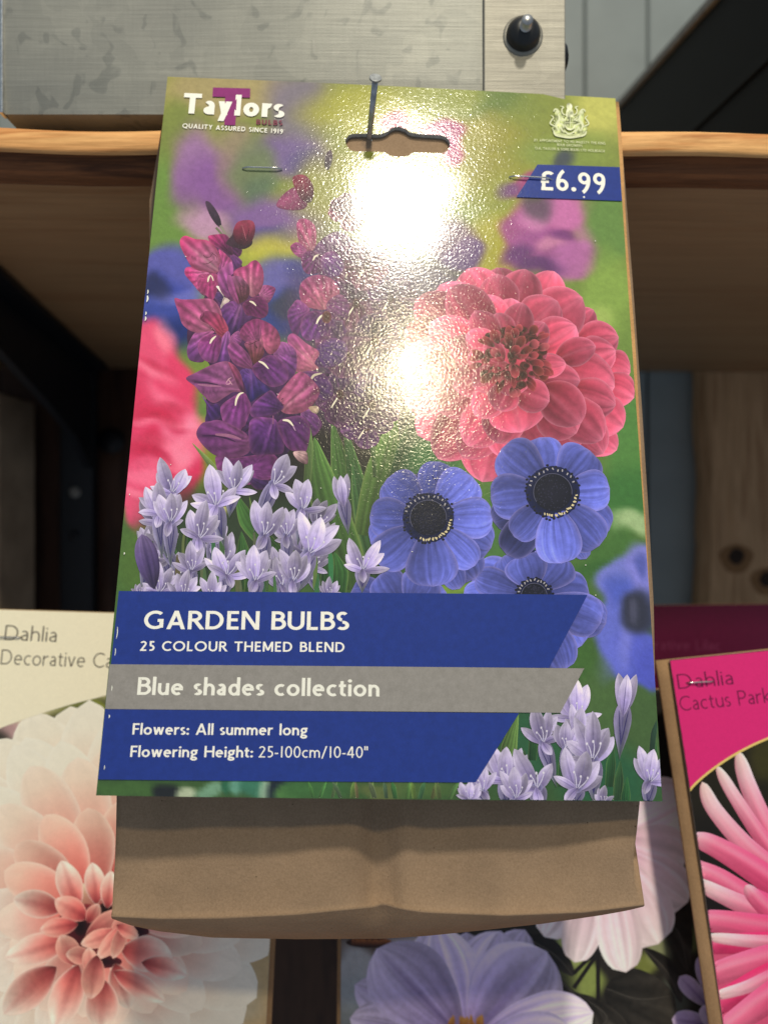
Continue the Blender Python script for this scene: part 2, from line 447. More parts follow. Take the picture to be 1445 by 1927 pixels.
# ------------------------------------------------------------------ lettering: a humanist stroke alphabet
def glyph(ch, w, k=1.0):
    """strokes (cap height 1) and advance. L line, G slanted line with level ends, A arc, D dot"""
    h = w / 2; t = 1 - h; b = h; x = 0.67; xt = x - h; R = []
    def Ls(*p): R.append(('L',) + p)
    def Gs(*p): R.append(('G',) + p)
    def As(*p): R.append(('A',) + p)
    def Ds(*p): R.append(('D',) + p)
    g = w * 0.56
    def O(cx, rx, cy, ry): As(cx, cy, rx - h, ry - h, 0, 360)
    if ch == 'A': Gs(g, 0, .39, 1); Gs(.78 - g, 0, .39, 1); Ls(.18, .3, .6, .3); return R, .78
    if ch == 'B':
        m = .54
        Ls(h, 0, h, 1); Ls(h, t, .27, t); As(.27, (t + m) / 2, .20, (t - m) / 2, 90, -90); Ls(h, m, .30, m)
        Ls(h, b, .29, b); As(.29, (m + b) / 2, .24, (m - b) / 2, 90, -90); return R, .57
    if ch == 'C': As(.46, .5, .46 - h, .5 - h, 48, 312); return R, .74
    if ch == 'D': Ls(h, 0, h, 1); Ls(h, t, .30, t); Ls(h, b, .30, b); As(.30, .5, .44 - h, .5 - h, 90, -90); return R, .78
    if ch == 'E': Ls(h, 0, h, 1); [Ls(h, q, e, q) for q, e in ((t, .48), (.52, .44), (b, .49))]; return R, .50
    if ch == 'F': Ls(h, 0, h, 1); [Ls(h, q, e, q) for q, e in ((t, .48), (.50, .44))]; return R, .47
    if ch == 'G': As(.46, .5, .46 - h, .5 - h, 50, 318); Ls(.80 - h, .08, .80 - h, .47); Ls(.56, .47, .80, .47); return R, .83
    if ch == 'H': Ls(h, 0, h, 1); Ls(.70 - h, 0, .70 - h, 1); Ls(h, .52, .7 - h, .52); return R, .70
    if ch == 'I': Ls(h, 0, h, 1); return R, w
    if ch == 'J': Ls(.2, 1, .2, .05); As(.02, .05, .18, .25, 0, -80); return R, .28
    if ch == 'K': Ls(h, 0, h, 1); Gs(w * .8, .50, .56, 1); Gs(w * .8, .52, .62, 0); return R, .64
    if ch == 'L': Ls(h, 0, h, 1); Ls(h, b, .46, b); return R, .47
    if ch == 'M': Ls(h, 0, h, 1); Ls(.84 - h, 0, .84 - h, 1); Gs(g, 1, .42, .12); Gs(.84 - g, 1, .42, .12); return R, .84
    if ch == 'N': Ls(h, 0, h, 1); Ls(.74 - h, 0, .74 - h, 1); Gs(g, 1, .74 - g, 0); return R, .74
    if ch == 'O': O(.49, .49, .5, .51); return R, .98
    if ch == 'Q': O(.49, .49, .5, .51); Gs(.5, .22, .86, -.12); return R, .98
    if ch == 'P': Ls(h, 0, h, 1); Ls(h, t, .28, t); As(.28, .71, .24, t - .71, 90, -90); Ls(h, .42 + h, .28, .42 + h); return R, .55
    if ch == 'R': Ls(h, 0, h, 1); Ls(h, t, .27, t); As(.27, (t + .5) / 2, .22, (t - .5) / 2, 90, -90); Ls(h, .5, .28, .5); Gs(.28, .5, .60, 0); return R, .63
    if ch == 'S': As(.245, .735, .225 - h * .6, .265 - h, 40, 262); As(.245, .255, .245 - h * .6, .255 - h, 92, -140); return R, .50
    if ch == 'T': Ls(0, t, .66, t); Ls(.33, 0, .33, t); return R, .66
    if ch == 'U': Ls(h, .35, h, 1); Ls(.70 - h, .35, .70 - h, 1); As(.35, .35, .35 - h, .36 - h, 180, 360); return R, .70
    if ch == 'V': Gs(g, 1, .36, 0); Gs(.72 - g, 1, .36, 0); return R, .72
    if ch == 'W': Gs(g, 1, .30, 0); Gs(.55, 1, .30, 0); Gs(.55, 1, .80, 0); Gs(1.1 - g, 1, .80, 0); return R, 1.1
    if ch == 'Y': Gs(g, 1, .34, .44); Gs(.68 - g, 1, .34, .44); Ls(.34, 0, .34, .5); return R, .68
    if ch == '&': As(.3, .76, .18, .22 - h, 0, 360); As(.3, .28, .28 - h, .28 - h, 90, 360); Gs(.2, .62, .68, 0); return R, .72
    if ch == '1': Ls(.16, 0, .16, 1); return R, .30
    if ch == '2': As(.24, .75, .22 - h * .5, .25 - h, 160, -30); Gs(.42 - h * .2, .66, .06 + g * .4, b); Ls(0, b, .50, b); return R, .50
    if ch == '4': Ls(.40, 0, .40, 1); Gs(.37, 1, .05, .3); Ls(.0, .28, .56, .28); return R, .56
    if ch == '5': Ls(.09, t, .45, t); Ls(.09 + h, .55, .09 + h, t); As(.20, .31, .26 - h * .4, .31 - h, 112, -115); return R, .50
    if ch == '6': As(.28, .31, .28 - h, .31 - h, 0, 360); As(.72, .33, .72 - h, .84, 180, 122); return R, .56
    if ch == '9': As(.28, .69, .28 - h, .31 - h, 0, 360); As(-.16, .67, .72 - h, .84, 0, -58); return R, .56
    if ch == '0': O(.27, .27, .5, .51); return R, .54
    if ch == '£': As(.36, .74, .22, .26 - h, 35, 172); Gs(.155, .78, .10, .06); Ls(.0, b, .54, b); Ls(.0, .46, .36, .46); return R, .56
    if ch == '.': Ds(w * .62, w * .62, w * .68); return R, w * 1.25
    if ch == ':': Ds(w * .6, w * .62, w * .66); Ds(w * .6, .5, w * .66); return R, w * 1.2
    if ch == '-': Ls(0, .36, .26, .36); return R, .26
    if ch == '/': Gs(.04, -.08, .38, 1.02); return R, .42
    if ch == '"': Ls(.05, .68, .05, 1.03); Ls(.22, .68, .22, 1.03); return R, .28
    # lower case
    if ch == 'a': Ls(.40 - h, 0, .40 - h, .42); As(.20, .42, .20 - h, .25 - h, 0, 140); As(.20, .19, .20 - h, .19 - h, 60, 330); Ls(.2, .375, .4 - h, .395); return R, .42
    if ch == 'b': Ls(h, 0, h, 1.03); As(.27, .33, .27 - h, .34 - h, 0, 360); return R, .54
    if ch == 'c': As(.29, .33, .29 - h, .34 - h, 55, 305); return R, .46
    if ch == 'd': Ls(.52 - h, 0, .52 - h, 1.03); As(.26, .33, .26 - h, .34 - h, 0, 360); return R, .52
    if ch == 'e': As(.27, .33, .27 - h, .34 - h, 5, 310); Ls(.04, .35, .53, .35); return R, .54
    if ch == 'f': Ls(.12, 0, .12, .84); As(.26, .84, .14, .19 - h, 70, 180); Ls(0, xt, .30, xt); return R, .32
    if ch == 'g': As(.24, .42, .23 - h, .25 - h, 0, 360); As(.24, -.12, .25 - h, .18 - h, 0, 360); As(.30, .10, .2, .12, 120, 235); Ls(.3, xt, .5, xt + .01); return R, .50
    if ch == 'h': Ls(h, 0, h, 1.03); As(.25, .36, .25 - h, .31 - h, 0, 165); Ls(.5 - h, 0, .5 - h, .37); return R, .50
    if ch == 'i': Ls(h, 0, h, x); Ds(h, .87, w * .62); return R, w
    if ch == 'k': Ls(h, 0, h, 1.03); Gs(w * .8, .34, .42, x); Gs(w * .8, .36, .48, 0); return R, .48
    if ch == 'l': Ls(h, 0, h, 1.03); return R, w
    if ch == 'm': Ls(h, 0, h, x); As(.23, .36, .23 - h, .31 - h, 0, 165); Ls(.46 - h, 0, .46 - h, .37); As(.63 - h, .36, .23 - h, .31 - h, 0, 165); Ls(.86 - 2 * h, 0, .86 - 2 * h, .37); return R, .86 - h
    if ch == 'n': Ls(h, 0, h, x); As(.25, .36, .25 - h, .31 - h, 0, 165); Ls(.5 - h, 0, .5 - h, .37); return R, .50
    if ch == 'o': As(.29, .33, .29 - h, .34 - h, 0, 360); return R, .58
    if ch == 'r': Ls(h, 0, h, x); As(.28, .34, .28 - h, .33 - h, 70, 165); return R, .36
    if ch == 's': As(.17, .49, .155 - h * .6, .18 - h, 40, 262); As(.17, .175, .17 - h * .6, .175 - h, 92, -140); return R, .34
    if ch == 't': Ls(.14, .18, .14, .86); Ls(0, xt, .32, xt); As(.27, .18, .13, .18 - h, 180, 290); return R, .33
    if ch == 'u': Ls(h, .28, h, x); As(.25, .3, .25 - h, .31 - h, 180, 350); Ls(.5 - h, 0, .5 - h, x); return R, .50
    if ch == 'v': Gs(g, x, .25, 0); Gs(.5 - g, x, .25, 0); return R, .50
    if ch == 'w': Gs(g, x, .22, 0); Gs(.39, x, .22, 0); Gs(.39, x, .56, 0); Gs(.78 - g, x, .56, 0); return R, .78
    if ch == 'y': Gs(g, x, .26, 0); Gs(.52 - g, x, .14, -.30); return R, .52
    return R, .30                                     # space

def text(ink, s, p0, p1, cap, w, col, gap=0.12, wdy=None):
    """lay a line out on the card from p0 to p1 (baseline, measured), cap height in the same measure"""
    u0, v0 = [float(k) for k in ink.sh.uv(*p0)]; u1, v1 = [float(k) for k in ink.sh.uv(*p1)]
    um, vm = [float(k) for k in ink.sh.uv((p0[0] + p1[0]) / 2, (p0[1] + p1[1]) / 2 - cap)]
    H = abs(vm - (v0 + v1) / 2)
    dirx = np.array([u1 - u0, v1 - v0]); Lg = np.hypot(*dirx); dirx /= Lg; up = np.array([dirx[1], -dirx[0]])
    tot = 0; items = []
    for ch in s:
        R, adv = glyph(ch, w); items.append((R, tot)); tot += adv + gap
    tot -= gap; sx = Lg / tot; sy = H
    o = np.array([u0, v0])
    def put(X, Y):
        q = o + dirx * (X * sx)[..., None] + up * (Y * sy)[..., None]
        ink.grid_uv(q[..., 0], q[..., 1], col)
    k = sy / sx                                       # keep the weight even when letters are condensed
    z0 = ink.sh.z; zm = z0
    for R, x0 in items:
        zm = max(zm, ink.sh.z); ink.sh.z = z0
        for r in R:
            if r[0] == 'L':
                a = np.array(r[1:3], float); b = np.array(r[3:5], float); d = (b - a) / max(np.hypot(*(b - a)), 1e-6)
                n = np.array([-d[1], d[0]]) * w / 2
                P = np.array([[a + n, a - n], [b + n, b - n]])
            elif r[0] == 'G':
                a = np.array(r[1:3], float); b = np.array(r[3:5], float); d = (b - a); L = np.hypot(*d)
                n = np.array([min(w / 2 * L / max(abs(d[1]), 1e-6), w * 1.1), 0])
                P = np.array([[a + n, a - n], [b + n, b - n]])
            elif r[0] == 'A':
                cx, cy, rx, ry, a0, a1 = r[1:]
                q = np.radians(np.linspace(a0, a1, max(8, int(abs(a1 - a0) / 12))))
                rad = lambda e: np.stack([cx + np.maximum(rx + e, .001) * np.cos(q), cy + np.maximum(ry + e, .001) * np.sin(q)], -1)
                P = np.stack([rad(w / 2), rad(-w / 2)], 1)
            else:
                cx, cy, rr = r[1:]; q = np.linspace(0, 2 * np.pi, 17)
                P = np.stack([np.stack([cx + rr * np.cos(q), cy + rr * np.sin(q)], -1), np.stack([cx + 0 * q, cy + 0 * q], -1)], 1)
            put(P[..., 0] + x0, P[..., 1])
    ink.sh.z = max(zm, ink.sh.z)

def base_card(sheet, colour_px, mats, parent, name, step=0.0009, hole=None, thick=0.0005):
    """the card itself: printed front, plain back and cut edges; hole = closed outline in uv metres"""
    W, H = sheet.W, sheet.H
    nu, nv = int(W / step) + 1, int(H / step) + 1
    gu = np.linspace(0, W, nu); gv = np.linspace(0, H, nv)
    V = []; Fc = []; MI = []; cnt = 0
    Ug, Vg = np.meshgrid(gu, gv)
    uu = [Ug.ravel()]; vv = [Vg.ravel()]; off = [np.zeros(Ug.size)]
    i = np.arange(nu * nv).reshape(nv, nu)
    q = np.stack([i[:-1, :-1], i[1:, :-1], i[1:, 1:], i[:-1, 1:]], -1)
    cnt = nu * nv
    if hole is not None:
        mg = 0.0016
        a0 = np.searchsorted(gu, hole[:, 0].min() - mg) - 1; a1 = np.searchsorted(gu, hole[:, 0].max() + mg)
        b0 = np.searchsorted(gv, hole[:, 1].min() - mg) - 1; b1 = np.searchsorted(gv, hole[:, 1].max() + mg)
        keep = np.ones((nv - 1, nu - 1), bool); keep[b0:b1, a0:a1] = False
        q = q[keep]
    q = q.reshape(-1, 4); Fc += q.tolist(); MI += [0] * len(q)
    if hole is not None:
        # ring from the slot outline out to the rectangle left open
        cu, cv = (gu[a0] + gu[a1]) / 2, hole[:, 1].mean()
        K = 4; m = len(hole)
        # rectangle points matched by perpendicular walk
        rect = []
        for (hu, hv) in hole:
            du = min(max(hu, hole[:, 0].min() + .004), hole[:, 0].max() - .004)
            d = np.array([hu - du, hv - cv])
            d = d / max(np.hypot(*d), 1e-9)
            ts = []
            if abs(d[0]) > 1e-9: ts.append(((gu[a1] if d[0] > 0 else gu[a0]) - hu) / d[0])
            if abs(d[1]) > 1e-9: ts.append(((gv[b1] if d[1] > 0 else gv[b0]) - hv) / d[1])
            t = min(k for k in ts if k >= 0); rect.append((hu + d[0] * t, hv + d[1] * t))
        rect = np.array(rect)
        for cpt in ((gu[a0], gv[b0]), (gu[a1], gv[b0]), (gu[a1], gv[b1]), (gu[a0], gv[b1])):
            rect[np.argmin(((rect - np.array(cpt)) ** 2).sum(1))] = cpt
        for k in range(K + 1):
            p = hole * (1 - k / K) + rect * (k / K)
            uu.append(p[:, 0]); vv.append(p[:, 1]); off.append(np.zeros(m))
        for k in range(K):
            for j in range(m):
                j2 = (j + 1) % m
                Fc.append([cnt + k * m + j, cnt + k * m + j2, cnt + (k + 1) * m + j2, cnt + (k + 1) * m + j]); MI.append(0)
        cnt += (K + 1) * m
        # cut wall of the slot
        uu += [hole[:, 0], hole[:, 0]]; vv += [hole[:, 1], hole[:, 1]]; off += [np.zeros(m), np.full(m, -0.0016)]
        for j in range(m):
            j2 = (j + 1) % m
            Fc.append([cnt + j, cnt + j2, cnt + m + j2, cnt + m + j]); MI.append(1)
        cnt += 2 * m
    # outer skirt and back
    per = [(u, 0) for u in gu] + [(W, v) for v in gv[1:]] + [(u, H) for u in gu[::-1][1:]] + [(0, v) for v in gv[::-1][1:-1]]
    per = np.array(per); m = len(per)
    uu += [per[:, 0], per[:, 0]]; vv += [per[:, 1], per[:, 1]]; off += [np.zeros(m), np.full(m, -thick)]
    for j in range(m):
        j2 = (j + 1) % m; Fc.append([cnt + j, cnt + j2, cnt + m + j2, cnt + m + j]); MI.append(1)
    cnt += 2 * m
    if hole is None:
        su, sv = np.meshgrid(gu[::6], gv[::6]); su = su * W / gu[::6].max(); sv = sv * H / gv[::6].max()
        a, b = su.shape; i = np.arange(a * b).reshape(a, b) + cnt
        uu.append(su.ravel()); vv.append(sv.ravel()); off.append(np.full(su.size, -thick))
        q = np.stack([i[:-1, :-1], i[:-1, 1:], i[1:, 1:], i[1:, :-1]], -1).reshape(-1, 4)
        Fc += q.tolist(); MI += [1] * len(q)
    uu = np.concatenate(uu); vv = np.concatenate(vv); off = np.concatenate(off)
    P = sheet.pos(uu, vv, off)
    # where each vertex falls in the measured picture
    pr = sheet.P0 + uu[:, None] * sheet.U + vv[:, None] * sheet.V
    X = pr[:, 0] / pr[:, 1] * F + CX; Y = -pr[:, 2] / pr[:, 1] * F + CY
    ink = inkcol(colour_px(X, Y))
    return obj(name, P, Fc, mats, parent, sheet.base, True, MI, ink)

def blobs(X, Y, base, lst):
    c = np.broadcast_to(np.asarray(base, float), X.shape + (3,)).copy() if np.ndim(base) == 1 else base.copy()
    wx = (noise2(X / 42, Y / 42, 1) - 0.5) * 26; wy = (noise2(X / 42, Y / 42, 2) - 0.5) * 26
    for b in lst:
        x, y, rx, ry, col = b[:5]; a = b[5] if len(b) > 5 else 1.0; soft = b[6] if len(b) > 6 else 1.3
        ang = math.radians(b[7]) if len(b) > 7 else 0
        dx, dy = X + wx - x, Y + wy - y
        ex, ey = dx * math.cos(ang) + dy * math.sin(ang), -dx * math.sin(ang) + dy * math.cos(ang)
        r = np.sqrt((ex / rx) ** 2 + (ey / ry) ** 2)
        m = np.clip((soft - r) / (soft - max(2 - soft, 0.0) + 1e-6), 0, 1); m = m * m * (3 - 2 * m) * a
        c = mixa(c, col, m)
    return c

# ================================================================== THE SHELVING
SF = 0.246                                            # distance of the shelf's front edge
zt = 0.1283; SB = 0.60

def shelf():
    t = thing('wooden_shelf', 'orange pine shelf with rounded front edge behind the nail', 'shelf', (0, SF, zt))
    x0, x1 = -0.42, 0.46; n = 90
    prof = [(SB - .012, -.0000), (SF + .020, 0.0), (SF + .0022, -.0002), (SF + .0006, -.0010), (SF, -.0025), (SF, -.0068), (SF + .0005, -.0078), (SF + .0018, -.0084)]
    low = [(SF + .0018, -.0084), (SF + .0030, -.0086), (SF + .0060, -.0112), (SF + .0066, -.0128), (SF + .0090, -.0142), (SF + .0108, -.0146), (SF + .0112, -.0150)]
    und = [(SF + .0112, -.0150), (SF + .030, -.0152), (SB - .012, -.0152), (SB - .012, 0.0)]
    def sweep(pr):
        vs = []; fs = []
        for i, x in enumerate(np.linspace(x0, x1, n)):
            wob = 0.0006 * math.sin(x * 31 + 1) + 0.0004 * math.sin(x * 77)
            for (y, z) in pr:
                fr = math.exp(-(y - SF) / .02)
                vs.append((x, y + 0.0004 * math.sin(x * 53 + z * 900) * fr, zt + z - 0.006 * (x + 0.02) * 0.9 + wob * fr))
        m = len(pr)
        for i in range(n - 1):
            for k in range(m - 1):
                fs.append((i * m + k, i * m + k + 1, (i + 1) * m + k + 1, (i + 1) * m + k))
        return vs, fs
    b = t.location
    v, f = sweep(prof); obj('board', v, f, M_PINE, t, b)
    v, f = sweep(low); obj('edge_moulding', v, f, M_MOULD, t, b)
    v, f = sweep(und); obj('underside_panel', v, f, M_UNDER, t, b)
    return t
shelf()

def board(name, lo, hi, mat, label, cat, bev=0.001, group=None):
    v, f = box_mesh(lo, hi, bev)
    return tag(obj(name, v, f, mat, None, ((lo[0] + hi[0]) / 2, (lo[1] + hi[1]) / 2, lo[2]), False), label, cat, group)

# back wall: grey-blue painted tongue-and-groove boards
def back_wall():
    vs = []; fs = []; xs = []; yb = 0.612
    edges = [-1.3, -0.9, -0.62, -0.44, -0.32, -0.2, -0.08, 0.05, 0.166, 0.218, 0.33, 0.45, 0.62, 0.9, 1.3]
    prof = []
    for a, b in zip(edges[:-1], edges[1:]):
        prof += [(a, yb + .004), (a + .0015, yb), (b - .0015, yb), (b, yb + .004)]
    m = len(prof)
    for z in (-0.75, 0.62):
        for (x, y) in prof: vs.append((x, y, z))
    for k in range(m - 1): fs.append((k, k + 1, m + k + 1, m + k))
    o = obj('back_wall', vs, fs, M_GREY, None, (0, yb, -0.75), False)
    return tag(o, 'grey-blue painted board wall behind the shelf', 'wall')
back_wall()

def pine_board():
    x0 = (1312 - CX) / F * .60; x1 = .40
    t = thing('pine_board', 'bare pine board with dark knots upright under the shelf at right', 'board', (x0, .598, -.74))
    n = 60; vs = []; fs = []
    zs = np.linspace(-.74, .118, n)
    for z in zs:
        wv = 0.0022 * math.sin(z * 23 + 1) + 0.0012 * math.sin(z * 71) + 0.003 * math.exp(-((z + .03) / .02) ** 2)
        vs += [(x0 + wv, .611, z), (x0 + wv, .5995, z), (x0 + .006 + wv * .6, .592, z), (x1, .592, z)]
    for i in range(n - 1):
        for k in range(3): fs.append((i * 4 + k, i * 4 + k + 1, i * 4 + k + 5, i * 4 + k + 4))
    obj('plank', vs, fs, M_BOARD, t, t.location, False)
    for (kx, ky, r) in ((1385, 1047, .0058), (1442, 1090, .0055)):
        p = px(kx, ky, .5915)
        q = np.linspace(0, 2 * math.pi, 25)[:-1]
        halo = [(p[0] + (r * 2.3) * math.cos(a) * (1 + .12 * math.sin(3 * a)), .5917, p[2] + (r * 2.0) * math.sin(a) - .002) for a in q]
        core = [(p[0] + r * math.cos(a) * (1 + .1 * math.sin(2 * a + 1)), .5913, p[2] + r * 1.15 * math.sin(a)) for a in q]
        obj('knot_halo', halo, [list(range(24))], M_SAP, t, t.location, False)
        obj('knot', core, [list(range(24))], M_KNOT, t, t.location, False)
pine_board()
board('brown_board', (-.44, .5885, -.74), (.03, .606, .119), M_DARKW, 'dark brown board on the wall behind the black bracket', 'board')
board('timber_post', (-.330, .52, -.74), (-.2705, .575, .085), M_PALE, 'pale timber post at the left edge beside the black bracket', 'post', .002)
board('lower_shelf', (-.42, .17, -.318), (.46, .335, -.298), M_PINE, 'lower pine shelf under the standing bulb packets', 'shelf', .002)

def bracket():
    xa, xb = (118 - CX) / F * .58, (180 - CX) / F * .58
    t = thing('shelf_bracket', 'black steel bracket holding up the shelf at left', 'bracket', (xa, .585, -.05))
    b = t.location
    v, f = box_mesh((xa, .575, -.60), (xb, .586, .1120), .0015); obj('upright', v, f, M_BLACK, t, b, False)
    # arm under the shelf and the gusset below it
    A = np.array([xb + .012, .575]); B = np.array([-.1765, .34]); d = (B - A) / np.hypot(*(B - A)); B = A + d * .31
    nrm = np.array([-d[1], d[0]])
    if nrm[0] > 0: nrm = -nrm
    vs = []
    for q in (A, B):
        for o, z in ((0, .1128), (.040, .1128), (.040, .1098), (0, .1098)):
            p = q + nrm * o; vs.append((p[0], p[1], z))
    fs = [(0, 1, 2, 3), (4, 7, 6, 5), (0, 4, 5, 1), (1, 5, 6, 2), (2, 6, 7, 3), (3, 7, 4, 0)]
    obj('arm', vs, fs, M_BLACK, t, b, False)
    # gusset plate
    prof = [(0.0, .1098), (.30, .1098), (.30, .098), (.205, .0835), (.12, .069), (.05, .054), (0.0, .034)]
    vs = []
    for o in (.012, .017):
        for (s, z) in prof:
            p = A + d * s + nrm * o; vs.append((p[0], p[1], z))
    m = len(prof)
    fs = [list(range(m)), list(range(m, 2 * m))[::-1]] + [[k, (k + 1) % m, m + (k + 1) % m, m + k] for k in range(m)]
    obj('gusset', vs, fs, M_BLACK, t, b, False)
    for (sx, sy) in ((142, 926), (140, 1008)):
        p = px(sx, sy, .5745)
        v, f = lathe([(0, .0042), (.0012, .0040), (.0024, .0028), (.0026, .0012), (.0016, .0008)], (p[0], .575, p[2]), (0, -1, 0), 20)
        if sy < 1000: obj('screw', v, f, M_RIM, t, b)
        else: obj('screw', v, f, M_BLACK, t, b)
    p = px(200, 830, .586)
    v, f = lathe([(0, .010), (.003, .010), (.0055, .007), (.006, .002)], (p[0] + .004, .588, p[2]), (0, -1, 0), 20)
    obj('bolt', v, f, M_BLACK, t, b)
bracket()

def planter():
    yf = 0.2475; zb = 0.1340
    x0 = (1.5 - CX) / F * yf; xm = (910 - CX) / F * yf; x1 = (1063 - CX) / F * yf
    t = thing('metal_planter', 'galvanised steel planter box with dark bolts standing on the shelf', 'planter', (x0, yf, zb))
    b = t.location; H = .30
    # body: thin open box, front sheet gently dented
    n, m = 40, 16; vs = []; fs = []
    for j, z in enumerate(np.linspace(zb, H, m)):
        for i, x in enumerate(np.linspace(x0, x1 - .0008, n)):
            q = 0.0006 * math.sin(x * 60) * math.sin((z - zb) * 40) + (.0006 * math.exp(-((z - zb) / .003) ** 2))
            vs.append((x, yf + .0012 + q, z))
    for j in range(m - 1):
        for i in range(n - 1): fs.append((j * n + i, j * n + i + 1, (j + 1) * n + i + 1, (j + 1) * n + i))
    k = len(vs)
    vs += [(x0, yf + .15, zb), (x1 - .0008, yf + .15, zb), (x0, yf + .15, H), (x1 - .0008, yf + .15, H)]
    lf = [0, (m - 1) * n]; rt = [n - 1, m * n - 1]
    fs += [(lf[0], k, k + 2, lf[1]), (rt[0], rt[1], k + 3, k + 1), (k, k + 1, k + 3, k + 2), (lf[0], rt[0], k + 1, k)]
    obj('box', vs, fs, M_GALV, t, b, False)
    v, f = box_mesh((x0 - .0006, yf - .0003, zb - .0004), (x0 + .0009, yf + .004, H), .0003); obj('seam', v, f, M_STAPLE, t, b, False)
    # corner angle: front leaf and side leaf
    v, f = box_mesh((xm, yf - .0004, zb - .0006), (x1, yf + .0010, H), .0004); obj('corner_strip', v, f, M_BRUSH, t, b, False)
    v, f = box_mesh((x1 - .0012, yf + .0012, zb - .0006), (x1 + .0002, yf + .024, H), .0004); obj('corner_strip', v, f, M_BRUSH, t, b, False)
    for foot in ((x0 + .004, yf + .012), (x1 - .014, yf + .012), (x0 + .004, yf + .13), (x1 - .014, yf + .13)):
        v, f = box_mesh((foot[0], foot[1], zt - .0012), (foot[0] + .01, foot[1] + .01, zb - .0001), .0005); obj('foot', v, f, M_RUB, t, b, False)
    p = px(983, 69, yf)
    r = 32 / F * yf
    v, f = lathe([(-.0004, r * 1.17), (.0004, r * 1.17), (.0005, r)], (p[0], yf - .0004, p[2]), (0, -1, 0), 28)
    wv, wf = v, f
    bo = obj('bolt', *lathe([(0, r), (.0014, r * .99), (.0030, r * .86), (.0042, r * .62), (.0047, r * .36)], (p[0], yf - .0005, p[2]), (0, -1, 0), 32), M_RUB, t, b)
    obj('washer', wv, wf, M_BRUSH, bo, b); bpy.data.objects[bo.name].children[0].location = (0, 0, 0)
    obj('bolt_tip', *lathe([(0, r * .34), (.0034, r * .34), (.0040, r * .27)], (p[0], yf - .0050, p[2]), (0, -1, 0), 16), M_STEEL, bo, b)
    p2 = px(1066, 118, yf + .012)
    obj('bolt', *lathe([(0, r), (.0016, r * .97), (.0026, r * .80), (.0034, r * .4)], (x1 + .0002, yf + .012, p2[2] + .001), (1, 0, 0), 28), M_RUB, t, b)
planter()

def crate():
    x0 = .1845; y0, y1 = .30, .585; z0 = zt - .0012
    t = thing('plastic_crate', 'black plastic crate with worn grey rim standing on the shelf at right', 'crate', (x0, y0, z0))
    b = t.location
    vs = []
    za, zb_ = .262, .318
    for x, dz in ((x0, 0), (x0 + .2, 0)):
        vs += [(x + .004, y0, z0), (x + .004, y1, z0), (x, y1, zb_), (x, y0, za)]
    fs = [(0, 1, 2, 3), (4, 7, 6, 5), (0, 4, 5, 1), (1, 5, 6, 2), (0, 3, 7, 4), (3, 2, 6, 7)]
    obj('body', vs, fs, M_BLACKP, t, b, False)
    e = np.array([0, y1 - y0, zb_ - za]); L = np.linalg.norm(e)
    vs = []
    for (y, z) in ((y0, za), (y1, zb_)):
        vs += [(x0 - .003, y, z - .001), (x0 + .004, y, z - .001), (x0 + .004, y, z + .0036), (x0 - .003, y, z + .0036)]
    fs = [(0, 1, 2, 3), (4, 7, 6, 5), (0, 4, 5, 1), (1, 5, 6, 2), (2, 6, 7, 3), (3, 7, 4, 0)]
    obj('rim', vs, fs, M_RIM, t, b, False)
    for s in (.35, .62):
        vs = []
        for (yy, zz) in ((y0, z0 + (za - z0) * s), (y1, z0 + (zb_ - z0) * s)):
            vs += [(x0 - .0015 + .004 * (1 - s), yy, zz), (x0 + .006, yy, zz), (x0 + .006, yy, zz + .006), (x0 - .0015 + .004 * (1 - s), yy, zz + .006)]
        obj('rib', vs, fs, M_BLACKP, t, b, False)
crate()

def nail():
    a = px(692, 283, SF); b = px(706.5, 147, .2243)
    d = (b - a) / np.linalg.norm(b - a); L = np.linalg.norm(b - a)
    t = thing('nail', 'steel nail driven into the shelf edge and holding the bulb packet', 'nail', tuple(a))
    v, f = lathe([(-.012, .0004), (-.006, .00092), (L * .5, .00095), (L - .0008, .00095)], a, d, 16); obj('shank', v, f, M_STEEL, t, a)
    v, f = lathe([(L - .0009, .0009), (L - .0004, .00165), (L - .0003, .00185), (L + .0002, .00188), (L + .0003, .0017), (L + .00031, .0003)], a, d, 28); obj('head', v, f, M_NAILH, t, a, False)
nail()

# ================================================================== THE BIG BULB PACKET
def bow_main(u, v):
    a, b = u / CW, v / CH
    return (0.0011 * np.sin(np.pi * np.clip(b, 0, 1)) * 0.6 + 0.0004 * np.sin(6.0 * b + 2.2 * a + .4)
            + 0.0009 * (1 - (2 * a - 1) ** 2) * (0.4 + 0.6 * b) - 0.0001 * np.exp(-((b - .10) / .05) ** 2) * np.exp(-((a - .5) / .3) ** 2))
main_base = CARD[0] * 0.5 + CARD[1] * 0.5
MS = Sheet(CARD[0], CARD[1], CARD[3], bow=bow_main, base=main_base)
packet = thing('bulb_packet', 'large glossy garden bulbs packet with blue banner hanging from the nail', 'bulb packet', tuple(main_base), 'bulb packets on the shelves')

# --- slot outline (measured), made dense
_h = [(650, 271), (653, 262), (662, 256), (690, 255), (712, 256), (726, 252), (738, 244), (750, 242), (762, 246), (774, 253),
      (800, 256), (830, 258), (842, 264), (846, 274), (842, 285), (832, 291), (800, 291), (776, 291), (770, 296), (752, 299), (734, 297), (724, 291),
      (700, 289), (672, 289), (658, 285)]
_h = smooth_closed(np.array(_h, float), 110)
HOLE = np.stack(MS.uv(_h[:, 0], _h[:, 1]), -1)

